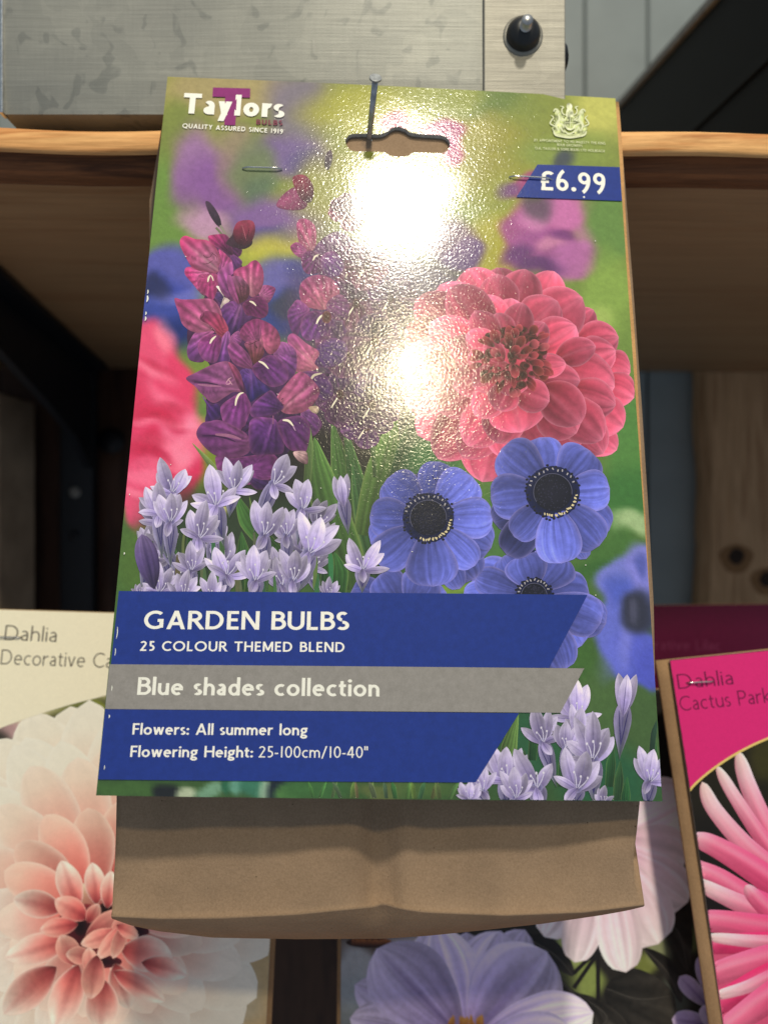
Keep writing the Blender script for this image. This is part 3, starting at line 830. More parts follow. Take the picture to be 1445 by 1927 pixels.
def main_colour(X, Y):
    g = grad(np.clip((Y - 150) / 1350, 0, 1), [(0, (128, 132, 62)), (.15, (124, 136, 60)), (.35, (112, 138, 62)), (.6, (84, 118, 56)), (.8, (66, 98, 48)), (1, (58, 88, 46))])
    r = [
        (330, 175, 60, 60, (142, 142, 66)), (430, 178, 120, 46, (158, 142, 100), .9), (560, 205, 60, 75, (118, 108, 128), .9, 1.5), (690, 215, 110, 50, (158, 156, 46), .9, 1.5),
        (330, 270, 50, 70, (116, 128, 60), .8), (300, 430, 60, 120, (102, 136, 60), .9), (420, 285, 60, 40, (150, 135, 110), .6, 1.6),
        (370, 320, 42, 70, (146, 104, 158), .9, 1.5), (410, 360, 70, 62, (128, 82, 146), .95, 1.5), (440, 300, 30, 60, (140, 120, 110), .6, 1.5), (545, 300, 75, 36, (112, 88, 148), .9, 1.5), (580, 315, 45, 28, (72, 60, 130), .85, 1.5),
        (478, 335, 36, 60, (104, 122, 78), .8, 1.5), (490, 360, 30, 30, (82, 104, 84), .7, 1.5),
        (520, 425, 95, 55, (122, 86, 150), .95, 1.4), (500, 447, 44, 18, (66, 60, 140), .8, 1.5), (385, 428, 45, 26, (176, 132, 168), .9, 1.5), (590, 380, 40, 60, (116, 120, 84), .6, 1.5),
        (520, 486, 80, 40, (180, 174, 58), .85, 1.6), (640, 360, 90, 80, (150, 146, 60), .7, 1.5),
        (320, 520, 62, 46, (84, 84, 170), .95, 1.3), (310, 590, 66, 62, (52, 66, 158), .95, 1.3), (338, 560, 50, 16, (112, 112, 188), .7, 1.6, -18), (335, 648, 52, 40, (26, 42, 110), .95, 1.4), (296, 548, 20, 24, (30, 34, 66), .7, 1.5),
        (545, 560, 80, 66, (64, 72, 158), .95, 1.35), (530, 525, 60, 24, (110, 100, 160), .7, 1.5), (555, 600, 60, 40, (40, 58, 128), .9, 1.4), (540, 580, 28, 24, (54, 60, 74), .85, 1.5), (600, 520, 50, 30, (50, 62, 140), .8, 1.5),
        (400, 700, 90, 50, (118, 140, 54), .9, 1.4), (395, 850, 50, 60, (134, 146, 50), .95, 1.3), (375, 905, 70, 70, (116, 134, 44), .95, 1.3),
        # soft pink dahlia on the left edge
        (285, 770, 82, 150, (214, 58, 100), 1, 1.12), (280, 670, 46, 60, (216, 74, 112), 1, 1.15), (320, 880, 66, 86, (208, 48, 90), 1, 1.15), (270, 940, 40, 80, (218, 78, 116), 1, 1.15), (345, 830, 50, 50, (226, 104, 138), .9, 1.3),
        (290, 700, 40, 12, (236, 122, 150), .7, 1.7, 30), (305, 745, 44, 12, (236, 116, 148), .7, 1.7, 25), (325, 800, 46, 10, (238, 126, 154), .7, 1.7, 8), (300, 842, 50, 9, (232, 110, 140), .7, 1.7, 14), (330, 872, 40, 9, (238, 122, 150), .7, 1.7, -10), (280, 900, 44, 10, (234, 112, 146), .7, 1.7, 10),
        (290, 780, 46, 20, (188, 30, 66), .7, 1.6, 18), (270, 840, 40, 18, (186, 28, 66), .6, 1.6), (318, 915, 40, 14, (190, 36, 74), .6, 1.6, -12), (262, 740, 24, 40, (202, 44, 84), .6, 1.6),
        (318, 640, 14, 30, (240, 150, 165), .5, 1.6, -30),
        (300, 690, 30, 9, (190, 40, 76), .6, 1.7, 34), (322, 760, 34, 9, (186, 34, 70), .6, 1.7, 22), (340, 812, 26, 8, (190, 40, 80), .6, 1.7, 8), (300, 862, 44, 8, (184, 32, 70), .6, 1.7, 12), (350, 856, 16, 30, (238, 130, 158), .5, 1.7, 10), (272, 800, 26, 7, (236, 118, 148), .6, 1.7, 20), (268, 925, 26, 7, (240, 132, 160), .6, 1.7, 14), (330, 905, 26, 7, (236, 122, 152), .6, 1.7, -14), (362, 800, 14, 26, (234, 128, 158), .6, 1.7, -10),
        # upper right
        (900, 195, 110, 30, (82, 110, 50), .9, 1.5), (830, 190, 90, 40, (150, 152, 62), .8, 1.5), (800, 300, 120, 60, (158, 154, 52), .8, 1.5), (920, 285, 100, 60, (146, 138, 40), .9, 1.4), (890, 330, 70, 60, (140, 136, 44), .8, 1.5),
        (1040, 215, 90, 60, (128, 138, 56), .8, 1.5), (1125, 215, 56, 60, (182, 180, 92), .9, 1.5), (1060, 290, 100, 36, (124, 142, 64), .8, 1.5), (960, 380, 60, 60, (140, 144, 50), .8, 1.5), (940, 470, 60, 60, (164, 156, 46), .95, 1.4), (905, 470, 50, 40, (156, 150, 44), .8, 1.5),
        (825, 255, 44, 22, (156, 52, 116), .95, 1.3), (845, 290, 16, 24, (166, 60, 122), .9, 1.4), (735, 240, 30, 18, (168, 56, 112), .9, 1.4), 
        (1062, 312, 12, 26, (58, 64, 84), .85, 1.6, 30), (975, 355, 34, 20, (156, 66, 122), .95, 1.3, -25), (950, 362, 22, 18, (96, 64, 118), .7, 1.5),
        (1030, 410, 66, 42, (170, 86, 146), .95, 1.25), (1065, 395, 44, 40, (184, 104, 158), .9, 1.3), (985, 440, 44, 36, (152, 72, 132), .95, 1.25), (1015, 475, 66, 46, (148, 76, 136), .95, 1.25), (1078, 492, 42, 34, (166, 96, 152), .95, 1.25), (1000, 415, 26, 20, (196, 128, 172), .7, 1.5), (1010, 385, 30, 30, (76, 66, 80), .75, 1.5), (1030, 462, 26, 14, (196, 130, 160), .7, 1.5), (975, 480, 26, 20, (92, 46, 106), .8, 1.5), (1015, 505, 40, 16, (84, 44, 100), .8, 1.5), (1052, 448, 22, 14, (106, 48, 112), .7, 1.5), (1095, 450, 20, 24, (176, 110, 160), .7, 1.5),
        (870, 482, 40, 26, (96, 66, 122), .95, 1.3), (840, 450, 50, 40, (110, 74, 120), .8, 1.4), (780, 540, 110, 60, (92, 72, 112), .8, 1.4),
        (1140, 430, 40, 70, (96, 132, 64), .9, 1.4), (1140, 560, 50, 80, (128, 156, 70), .95, 1.4), (1130, 600, 26, 20, (160, 178, 96), .7, 1.6), (1185, 860, 40, 120, (82, 130, 62), .95, 1.4), (1170, 940, 60, 60, (60, 112, 52), .9, 1.4), (1195, 985, 46, 22, (158, 180, 132), .9, 1.5), (1150, 1040, 60, 36, (70, 112, 52), .9, 1.4),
        # dark ground behind the stems
        (640, 830, 110, 90, (48, 42, 34), .97, 1.3), (560, 900, 90, 110, (40, 36, 30), .97, 1.3), (470, 960, 60, 90, (44, 44, 34), .9, 1.4), (770, 845, 70, 50, (52, 76, 46), .95, 1.3), (820, 870, 46, 36, (64, 110, 58), .9, 1.4), (640, 1000, 120, 110, (44, 66, 40), .9, 1.4), (420, 1010, 160, 90, (52, 66, 46), .9, 1.4), (690, 760, 110, 60, (64, 46, 70), .9, 1.4), (660, 620, 120, 160, (84, 60, 92), .85, 1.3),
        (262, 1050, 40, 60, (82, 112, 50), .9, 1.4), (405, 958, 26, 20, (226, 216, 150), .9, 1.4), (350, 1080, 60, 30, (44, 62, 44), .8, 1.4),
        (930, 1010, 26, 80, (76, 116, 62), .95, 1.3), (870, 1065, 40, 40, (82, 116, 66), .95, 1.4), (850, 1115, 40, 12, (120, 150, 60), .9, 1.4),
        # right: soft blue anemone
        (1100, 1290, 70, 50, (70, 98, 48), .95, 1.4), (1150, 1330, 90, 80, (76, 106, 58), .9, 1.4), (1200, 1400, 60, 90, (70, 98, 54), .9, 1.4), (1080, 1250, 40, 36, (66, 104, 46), .9, 1.4), (1140, 1075, 70, 26, (56, 100, 46), .8, 1.4),
        (1178, 1100, 56, 50, (112, 116, 200), .97, 1.2), (1215, 1085, 36, 60, (120, 120, 204), .95, 1.25), (1165, 1175, 52, 76, (96, 104, 200), .97, 1.2), (1195, 1235, 56, 56, (84, 92, 196), .97, 1.2), (1222, 1260, 26, 44, (78, 86, 190), .97, 1.2), (1160, 1115, 22, 30, (66, 84, 178), .6, 1.6), (1178, 1200, 12, 50, (128, 130, 210), .6, 1.7, 12), (1150, 1235, 20, 44, (104, 112, 206), .6, 1.6, 20),
        (1206, 1150, 38, 38, (64, 70, 108), .97, 1.35), (1203, 1152, 28, 30, (48, 50, 68), .97, 1.4), (1196, 1152, 9, 16, (92, 92, 120), .6, 1.6), (1208, 1072, 10, 20, (60, 72, 150), .6, 1.6),
        # strip under the banner
        (1000, 1400, 70, 70, (44, 92, 62), .9, 1.4), (1140, 1470, 90, 60, (40, 92, 62), .9, 1.4), (960, 1480, 60, 30, (58, 90, 50), .9, 1.4),
        (240, 1484, 60, 20, (66, 100, 50), 1, 1.3), (318, 1484, 22, 14, (26, 28, 34), .95, 1.4), (352, 1486, 18, 14, (166, 176, 150), .95, 1.4), (395, 1484, 26, 18, (112, 152, 126), .95, 1.4), (425, 1484, 10, 18, (40, 100, 74), .9, 1.4), (450, 1484, 18, 18, (96, 150, 132), .95, 1.4), (480, 1484, 22, 18, (58, 118, 96), .95, 1.4), (496, 1485, 8, 16, (168, 184, 160), .7, 1.5), (530, 1484, 30, 18, (24, 34, 48), .97, 1.3), (545, 1490, 30, 7, (80, 126, 64), .9, 1.4), (600, 1484, 60, 18, (60, 104, 56), .9, 1.4), (720, 1484, 50, 18, (92, 104, 58), .95, 1.4), (800, 1484, 50, 18, (74, 102, 52), .9, 1.4),
    ]
    c = blobs(X, Y, g, r) * 1.10
    return c * (1 + .05 * (noise2(X / 3.1, Y / 3.1, 5) - .5))[..., None]
card = base_card(MS, main_colour, [M_GLOSS, M_EDGE], packet, 'header_card', hole=HOLE)

rd = lambda: float(rng.random())
def leafs():
    k = Ink(MS)
    G1, G2, G3 = (70, 108, 52), (104, 140, 70), (52, 84, 44)
    def blade(pts, wd, c=(84, 122, 60), seed=0):
        pts = smooth_path(pts, 26); q = np.linspace(0, 1, 26)
        t = np.gradient(pts, axis=0); t /= np.linalg.norm(t, axis=1, keepdims=True); n = np.c_[-t[:, 1], t[:, 0]]
        kk = np.linspace(-1, 1, 13)
        pr = np.clip(q * 2.2, 0, 1) ** .8 * (1 - .25 * np.clip(q - .55, 0, 1))
        P = pts[:, None] + n[:, None] * (wd / 2 * pr)[:, None, None] * kk[None, :, None]
        cc = np.broadcast_to(np.array(c, float), P.shape[:2] + (3,)) * (1 + .26 * np.sin(kk * 13 + seed)[None] * .5 + .25 * (noise2(kk[None] * 7 + seed, q[:, None] * 2, seed) - .5) + .16 * kk[None] * np.sign(math.sin(seed * 3 + 1)))[..., None]
        cc = cc * (1.08 - .38 * q[:, None, None]); cc = mixa(cc, (158, 172, 100), (np.abs(kk)[None] > .9) * .5 + 0 * q[:, None])
        k.grid(P[..., 0], P[..., 1], cc)
    blade([(625, 792), (640, 880), (655, 1000), (660, 1100)], 44, (78, 112, 54), 2)
    blade([(648, 800), (668, 900), (690, 1010), (700, 1100)], 42, (70, 104, 54), 5)
    blade([(664, 872), (680, 940), (705, 1040), (715, 1110)], 46, (66, 100, 56), 9)
    blade([(745, 768), (728, 850), (706, 930), (690, 1010)], 58, (96, 128, 62), 4)
    blade([(768, 800), (752, 850), (735, 910)], 16, (60, 96, 50), 6)
    blade([(698, 800), (702, 850), (706, 900)], 9, (96, 126, 70), 8)
    blade([(592, 824), (600, 880), (622, 960), (650, 1040), (660, 1110)], 66, (88, 126, 60), 1)
    blade([(584, 805), (582, 850), (578, 930)], 15, (104, 132, 74), 3)
    blade([(362, 834), (392, 868), (420, 905), (440, 940)], 13, (128, 148, 82), 7)
    blade([(470, 935), (476, 970), (480, 1010)], 7, (110, 134, 70), 7)
    blade([(445, 930), (470, 985), (520, 1040)], 34, (76, 120, 58), 11)
    for (x, y, wd, h) in ((290, 1020, 14, 90), (330, 1030, 20, 80), (360, 960, 22, 70), (400, 1040, 18, 70), (455, 1000, 30, 110), (470, 1060, 26, 60), (520, 1030, 14, 80), (630, 1040, 44, 80), (612, 1010, 26, 100), (268, 1060, 14, 50)):
        blade([(x, y), (x + 4, y + h * .5), (x + 2, y + h)], wd, (58 + 20 * rd(), 92 + 24 * rd(), 52), rd() * 20)
    k.build('foliage_picture', M_GLOSS, card); k = Ink(MS)
    # stems on the right and bottom grass
    blade([(973, 1335), (955, 1410), (945, 1470)], 30, (104, 140, 72), 1)
    for i in range(16):
        x = 585 + i * 17 + rd() * 10; d = (rd() - .5) * 40
        blade([(x + d, 1468), (x + d * .5, 1482), (x, 1502)], 6 + rd() * 5, (70 + 60 * rd(), 112 + 40 * rd(), 66 + 20 * rd()), rd() * 9)
    for (x, y) in ((1005, 1370), (985, 1430), (1150, 1420), (1165, 1450), (1230, 1400), (1228, 1440), (1178, 1480), (965, 1440), (1060, 1420)):
        blade([(x, y - 20), (x - 3, y + 20), (x - 6, y + 60)], 18, (44 + 16 * rd(), 86 + 18 * rd(), 56), rd() * 9)
    blade([(1236, 1350), (1228, 1380), (1224, 1420)], 12, (50, 84, 62), 3)
    return k.build('grass_picture', M_GLOSS, card)
leafs()

# --- gladioli
def glad(k, pts, ox, oy, sc, c0, c1, tip=None, edge=(206, 118, 158), ea=.30, vein=.26, rib=None, seed=None, dark=1.0):
    P = np.array(pts, float) / sc + np.array([ox, oy])
    cen = P.mean(0)
    if tip is None: b, t = P[0], P[np.argmax(((P - P[0]) ** 2).sum(1))]
    else: b = np.array(tip[0]) / sc + np.array([ox, oy]); t = np.array(tip[1]) / sc + np.array([ox, oy])
    c0 = np.clip(np.array(c0) * (1.03, 1.0, 1.12) * dark, 0, 255); c1 = np.clip(np.array(c1) * (.93, .88, 1.06) * dark, 0, 255)
    k.light = .30
    k.poly(P, [(0, c0), (.55, (c0 + c1) / 2), (1, c1)], (b, t), edge=(edge, ea, 6), vein=(vein, 30), seed=seed if seed is not None else rd() * 50, nz=.14, rib=rib, rings=9, m=60)

def gladioli():
    k = Ink(MS)
    a = (320, 420, 4.516); b = (340, 680, 4.516)
    W = (240, 228, 205)
    def wm(pts, o, wd=2.6, col=W): k.stroke([(p[0] / o[2] + o[0], p[1] / o[2] + o[1]) for p in pts], wd, col, taper=True)
    # second spike, behind: a column of florets running into the lamp's glare
    def floret(x, y, r, c, c2):
        tw = (rd() - .5) * 50
        for (an, l, wdt) in ((195, 1.0, .9), (-15, 1.05, .9), (268, 1.1, 1.1), (140, .95, .8), (38, .9, .8), (88, .8, .9)):
            q = math.radians(-(an + tw + (rd() - .5) * 24)); l *= .85 + .35 * rd()
            cc = np.array(c if an > 180 or an < 0 else c2) * (.60 + .3 * rd())
            d = np.array([math.cos(q), math.sin(q)]); e_ = np.array([-d[1], d[0]]); o = np.array([x, y])
            pts = [o + d * r * l * a_ + e_ * r * wdt * w_ * (.42 + .16 * rd()) for a_, w_ in ((.02, -.15), (.35, -.8), (.75, -1), (1.0, -.35), (1.04, .3), (.72, 1), (.3, .75))]
            k.poly(pts, [(0, cc * .66), (.45, cc), (1, cc * 1.12)], (o, o + d * r * l), edge=((176, 104, 150), .3, 6), rib=((206, 150, 170), .35, .05), vein=(.26, 26), seed=rd() * 40, nz=.16)
        k.disc(x, y + r * .1, r * .15, r * .2, (60, 34, 34), (92, 44, 60))
        wm([(x - r * .35, y + r * .62), (x - r * .1, y + r * .22)], (0, 0, 1), 3)
    k.poly([(592, 470), (640, 440), (700, 500), (745, 600), (752, 720), (715, 810), (650, 800), (612, 700), (590, 600), (600, 500)], [(0, (112, 66, 108)), (1, (74, 46, 92))], ((650, 400), (690, 800)), nz=.3, rings=14, m=90)
    for (x, y, r, c, c2) in ((664, 500, 40, (140, 72, 112), (112, 60, 104)), (690, 800, 46, (100, 60, 110), (84, 50, 104)), (640, 740, 48, (110, 62, 112), (92, 54, 108)), (655, 660, 50, (118, 64, 112), (100, 58, 110)), (670, 570, 48, (136, 70, 112), (108, 60, 106)), (735, 560, 46, (112, 66, 104), (96, 58, 104)), (705, 640, 50, (112, 64, 104), (92, 54, 106)), (745, 700, 48, (104, 60, 104), (84, 50, 104)), (700, 760, 48, (96, 54, 104), (80, 46, 104)), (690, 500, 44, (136, 70, 100), (104, 54, 96)), (655, 400, 36, (150, 66, 100), (110, 50, 84))):
        floret(x, y, r, c, c2)
    cx_ = (560, 440, 4.014)
    glad(k, [(20, 0), (130, 0), (140, 60), (120, 140), (60, 120), (30, 80)], *cx_, (186, 104, 124), (166, 70, 100))
    glad(k, [(0, 85), (50, 115), (60, 170), (10, 150)], *cx_, (150, 70, 110), (164, 66, 104))
    P = lambda L: [(p[0], p[1]) for p in L]
    k.poly([(522, 393), (532, 372), (556, 356), (572, 366), (578, 392), (556, 400)], [(0, (126, 44, 88)), (1, (176, 92, 134))], ((575, 370), (524, 396)), vein=(.1, 14), edge=((96, 30, 66), .4, 6))
    k.poly([(551, 340), (574, 334), (590, 356), (586, 384), (566, 378)], [(0, (84, 24, 48)), (1, (140, 42, 70))], ((586, 384), (560, 336)), vein=(.12, 14))
    k.poly([(612, 320), (612, 298), (622, 286), (626, 300), (620, 322)], [(0, (60, 42, 56)), (1, (84, 58, 76))], ((614, 320), (624, 288)))
    glad(k, [(1080, 20), (1150, -20), (1230, 40), (1245, 170), (1210, 250), (1110, 210)], *a, (190, 108, 122), (164, 62, 98), ((1215, 250), (1100, -10)), rib=((226, 168, 176), .5, .05))
    glad(k, [(1025, 215), (1090, 180), (1165, 250), (1120, 310), (1060, 280)], *a, (168, 92, 130), (140, 50, 92), ((1165, 260), (1030, 210)))
    glad(k, [(1120, 300), (1180, 250), (1260, 270), (1330, 320), (1290, 420), (1180, 450), (1130, 400)], *a, (88, 38, 74), (128, 58, 110), ((1260, 270), (1170, 440)))
    wm([(1215, 335), (1235, 300), (1265, 285)], a, 3.2)
    glad(k, [(1290, 300), (1400, 260), (1480, 380), (1420, 470), (1300, 440)], *a, (100, 50, 96), (120, 70, 130))
    glad(k, [(1100, 600), (1120, 520), (1200, 465), (1300, 460), (1400, 510), (1440, 620), (1340, 740), (1220, 740), (1130, 700)], *a, (196, 108, 122), (142, 58, 96), ((1320, 740), (1180, 470)), rib=((226, 160, 168), .45, .05))
    glad(k, [(1000, 790), (1040, 710), (1095, 665), (1190, 750), (1130, 820), (1090, 960), (1040, 940)], *a, (140, 74, 122), (104, 54, 108), ((1190, 750), (1010, 840)))
    glad(k, [(1330, 700), (1440, 620), (1520, 700), (1500, 830), (1380, 820)], *a, (110, 58, 92), (126, 72, 112))
    glad(k, [(1110, 880), (1150, 790), (1240, 760), (1360, 800), (1370, 900), (1290, 990), (1170, 1010), (1120, 960)], *a, (84, 38, 82), (140, 78, 142), ((1290, 760), (1180, 1010)))
    wm([(1245, 870), (1270, 820), (1310, 785)], a, 4)
    glad(k, [(1250, 1060), (1380, 990), (1500, 1040), (1480, 1180), (1330, 1240), (1230, 1200)], *a, (78, 44, 92), (104, 66, 122))
    k.disc(615, 600, 9, 12, (84, 52, 40), (126, 66, 76))
    glad(k, [(1000, 1010), (1050, 950), (1170, 1040), (1270, 1110), (1230, 1200), (1260, 1250), (1080, 1275), (1075, 1180)], *a, (196, 112, 124), (150, 70, 112), ((1240, 1230), (1010, 990)), rib=((214, 150, 160), .5, .05))
    glad(k, [(1110, 1290), (1220, 1270), (1330, 1310), (1390, 1440), (1320, 1520), (1180, 1420)], *a, (84, 44, 84), (98, 58, 112))
    wm([(1195, 1350), (1225, 1305), (1295, 1285)], a, 4.5, (206, 190, 168))
    # the near spike
    for L_, o_ in (([(400, 130), (560, 260), (640, 420), (800, 650), (780, 900), (960, 1050), (1050, 1250), (900, 1500), (600, 1500), (420, 1350), (300, 1150), (180, 1100), (160, 900), (300, 640), (220, 420)], a), ([(260, 60), (560, 40), (860, 180), (1000, 420), (1060, 600), (900, 800), (820, 980), (560, 1040), (380, 960), (300, 760), (230, 560)], b)):
        k.poly([(p[0] / o_[2] + o_[0], p[1] / o_[2] + o_[1]) for p in L_], [(0, (92, 44, 84)), (1, (58, 34, 78))], ((420, 440), (480, 900)), nz=.3, rings=14, m=90)
    k.poly([(388, 384), (398, 386), (414, 410), (418, 430), (410, 428), (396, 408)], [(0, (52, 38, 56)), (1, (76, 54, 78))], ((416, 430), (390, 384)))
    k.stroke([(416, 428), (426, 445)], 5, (150, 140, 130)); k.stroke([(408, 432), (420, 446)], 4, (120, 124, 96))
    glad(k, [(500, 190), (610, 230), (605, 290), (560, 300), (500, 260)], *a, (70, 34, 66), (96, 44, 80))
    glad(k, [(520, 290), (560, 290), (620, 350), (560, 420), (520, 380)], *a, (110, 60, 110), (90, 46, 96))
    glad(k, [(330, 130), (400, 112), (480, 115), (525, 180), (535, 290), (440, 240), (360, 190)], *a, (84, 36, 70), (190, 54, 104), ((500, 260), (360, 120)))
    glad(k, [(380, 640), (400, 600), (470, 610), (500, 660), (450, 730), (420, 690)], *a, (86, 58, 100), (70, 50, 90))
    glad(k, [(170, 385), (132, 440), (200, 530), (285, 625), (330, 610), (250, 560), (250, 460), (340, 440)], *a, (196, 118, 146), (190, 52, 104), ((340, 440), (150, 470)))
    glad(k, [(90, 185), (130, 123), (220, 150), (330, 165), (400, 230), (440, 330), (425, 400), (400, 437), (300, 430), (205, 400), (150, 320)], *a, (176, 122, 136), (206, 62, 112), ((420, 420), (100, 150)), rib=((216, 168, 180), .5, .03), edge=(208, 66, 118), ea=.55)
    glad(k, [(420, 240), (480, 280), (535, 350), (480, 400), (440, 440), (415, 400), (440, 330)], *a, (150, 84, 124), (196, 70, 116), ((430, 430), (450, 250)))
    glad(k, [(248, 465), (330, 445), (405, 450), (412, 560), (365, 675), (312, 625), (252, 560)], *a, (150, 60, 96), (200, 70, 122), ((350, 445), (350, 670)))
    wm([(328, 515), (335, 480), (350, 455)], a, 3.4); wm([(375, 505), (365, 475), (352, 455)], a, 2.2)
    for q in ([(290, 285), (310, 305), (350, 300), (372, 265)], [(290, 362), (330, 358), (372, 332)], [(360, 265), (400, 300), (405, 330)]): wm(q, a, 1.1, (86, 40, 56))
    k.poly([(427, 462), (438, 446), (446, 430), (470, 446), (476, 462), (462, 472), (444, 470)], [(0, (58, 30, 46)), (1, (74, 46, 66))], ((476, 470), (430, 440)))
    k.poly([(440, 440), (450, 421), (476, 420), (481, 440), (472, 462), (456, 466), (444, 458)], [(0, (64, 26, 44)), (.6, (120, 36, 62)), (1, (150, 56, 84))], ((456, 468), (466, 420)), vein=(.16, 12))
    wm([(617, 30), (640, 110), (655, 165)], a, 1.6, (176, 90, 110)); wm([(680, 60), (665, 120), (650, 165)], a, 1.4, (54, 18, 32))
    glad(k, [(400, 555), (440, 558), (495, 600), (492, 640), (520, 662), (450, 742), (436, 712), (470, 650)], *a, (232, 218, 186), (220, 206, 170), vein=.03, ea=0)
    k.disc(428, 559, 6, 5, (40, 36, 44), (70, 56, 70))
    glad(k, [(412, 440), (490, 368), (532, 350), (545, 440), (500, 480), (525, 600), (590, 705), (500, 660), (432, 580)], *a, (122, 62, 108), (170, 86, 132), ((560, 660), (500, 360)))
    glad(k, [(440, 745), (520, 680), (600, 700), (655, 790), (705, 812), (600, 900), (525, 985), (485, 880)], *a, (120, 66, 112), (66, 38, 96), ((610, 700), (520, 960)), rib=((176, 120, 160), .5, .05), edge=(90, 50, 110))
    glad(k, [(760, 612), (800, 543), (890, 560), (892, 605), (838, 692), (785, 650)], *a, (170, 100, 130), (146, 58, 106), ((780, 640), (890, 575)))
    glad(k, [(548, 430), (600, 392), (650, 378), (700, 340), (742, 335), (790, 400), (800, 500), (770, 600), (700, 642), (640, 570), (565, 500)], *a, (200, 122, 138), (186, 66, 112), ((690, 640), (690, 350)), rib=((222, 158, 168), .6, .05), edge=(150, 50, 96))
    glad(k, [(520, 480), (600, 470), (680, 560), (665, 650), (602, 695), (570, 690), (530, 590)], *a, (86, 48, 50), (146, 86, 110), ((620, 680), (560, 480)), ea=.2)
    glad(k, [(490, 470), (530, 470), (570, 600), (592, 705), (530, 640), (500, 560)], *a, (150, 70, 110), (160, 84, 126), ((590, 700), (500, 470)))
    glad(k, [(622, 705), (690, 655), (770, 633), (832, 690), (835, 780), (785, 822), (700, 800), (650, 790)], *a, (84, 32, 66), (136, 48, 104), ((670, 680), (800, 810)))
    wm([(680, 678), (710, 690), (738, 718)], a, 3.4)
    for q in ([(590, 520), (605, 545), (600, 580), (625, 582)], [(605, 545), (630, 560), (640, 580)]): wm(q, a, 1.1, (78, 32, 46))
    glad(k, [(150, 1090), (185, 990), (240, 935), (385, 930), (310, 990), (255, 1050), (295, 1182), (180, 1176)], *a, (178, 92, 134), (118, 66, 128), ((380, 940), (170, 1150)))
    glad(k, [(45, 655), (110, 662), (210, 660), (360, 660), (432, 740), (455, 830), (492, 920), (430, 990), (380, 930), (225, 942), (120, 880), (82, 780)], *a, (172, 104, 122), (158, 54, 98), ((400, 940), (60, 670)), rib=((200, 130, 150), .35, .04))
    glad(k, [(262, 830), (300, 762), (380, 770), (445, 800), (502, 920), (432, 988), (372, 900)], *a, (186, 70, 92), (130, 52, 84), ((460, 960), (290, 780)))
    wm([(265, 830), (290, 800), (295, 770)], a, 1.6, (96, 40, 60))
    glad(k, [(440, 1000), (500, 928), (522, 1010), (512, 1190), (440, 1247), (395, 1205), (415, 1110)], *a, (150, 86, 138), (98, 56, 116), ((490, 940), (430, 1230)))
    glad(k, [(243, 1060), (290, 978), (400, 958), (445, 1000), (424, 1130), (385, 1197), (285, 1165)], *a, (120, 44, 92), (160, 82, 140), ((390, 965), (300, 1150)))
    wm([(345, 1035), (365, 1000), (398, 970)], a, 4)
    glad(k, [(525, 970), (590, 930), (612, 1020), (540, 1060), (510, 1030)], *a, (150, 84, 124), (130, 66, 112))
    glad(k, [(600, 1270), (690, 1250), (742, 1330), (855, 1420), (770, 1470), (682, 1528), (645, 1400)], *a, (98, 60, 118), (44, 36, 100), ((690, 1250), (690, 1520)), rib=((140, 90, 150), .4, .06), edge=(70, 50, 110))
    glad(k, [(880, 1120), (950, 1020), (1060, 1080), (1082, 1180), (1062, 1300), (1000, 1345), (960, 1230)], *a, (140, 78, 128), (106, 54, 110), ((900, 1130), (1040, 1300)))
    glad(k, [(598, 970), (630, 880), (720, 830), (820, 850), (912, 920), (942, 1020), (905, 1100), (840, 1122), (760, 1015), (655, 1022)], *a, (200, 106, 126), (140, 54, 96), ((800, 1110), (740, 840)), rib=((226, 158, 166), .45, .05), edge=(120, 44, 88))
    glad(k, [(600, 970), (640, 880), (720, 832), (775, 845), (765, 1010), (655, 1022)], *a, (150, 78, 112), (138, 52, 94), ((740, 1010), (680, 850)), ea=.15)
    glad(k, [(640, 1030), (760, 1010), (805, 1100), (770, 1172), (715, 1205), (668, 1100)], *a, (96, 52, 44), (156, 84, 104), ((720, 1200), (700, 1020)), ea=.1)
    glad(k, [(495, 1070), (540, 1020), (620, 1070), (685, 1150), (702, 1243), (600, 1232), (530, 1180)], *a, (130, 66, 104), (150, 74, 122), ((690, 1230), (510, 1060)))
    glad(k, [(700, 1250), (760, 1180), (860, 1130), (960, 1200), (1012, 1290), (980, 1372), (870, 1402), (770, 1345)], *a, (78, 34, 80), (140, 72, 138), ((760, 1180), (930, 1390)))
    wm([(758, 1185), (800, 1205), (842, 1250)], a, 4)
    for q in ([(640, 1030), (690, 1040), (740, 1015), (770, 1010)], [(720, 1020), (730, 1060), (750, 1075)], [(735, 1050), (745, 1070), (738, 1078)]): wm(q, a, 1.2, (70, 30, 44))
    glad(k, [(190, 305), (255, 370), (335, 370), (352, 480), (218, 524), (232, 400)], *b, (92, 52, 112), (62, 40, 92))
    glad(k, [(52, 155), (130, 108), (280, 36), (400, 10), (472, 60), (522, 140), (532, 262), (452, 270), (382, 312), (282, 362), (182, 282), (130, 222)], *b, (150, 90, 120), (118, 58, 104), ((510, 240), (70, 160)))
    k.stroke([(p[0] / b[2] + b[0], p[1] / b[2] + b[1]) for p in ((120, 185), (220, 190), (330, 210))], 3, (72, 36, 76), taper=True)
    k.stroke([(p[0] / b[2] + b[0], p[1] / b[2] + b[1]) for p in ((150, 205), (240, 215), (350, 222))], 4, (170, 108, 146), taper=True)
    glad(k, [(410, 20), (470, 55), (520, 140), (542, 270), (500, 240), (450, 120)], *b, (140, 64, 84), (120, 60, 96), ea=.2)
    glad(k, [(345, 400), (430, 322), (532, 272), (582, 330), (602, 400), (572, 500), (530, 582), (440, 590), (372, 532)], *b, (104, 44, 96), (156, 80, 142), ((520, 280), (460, 580)), rib=((104, 50, 110), .4, .03))
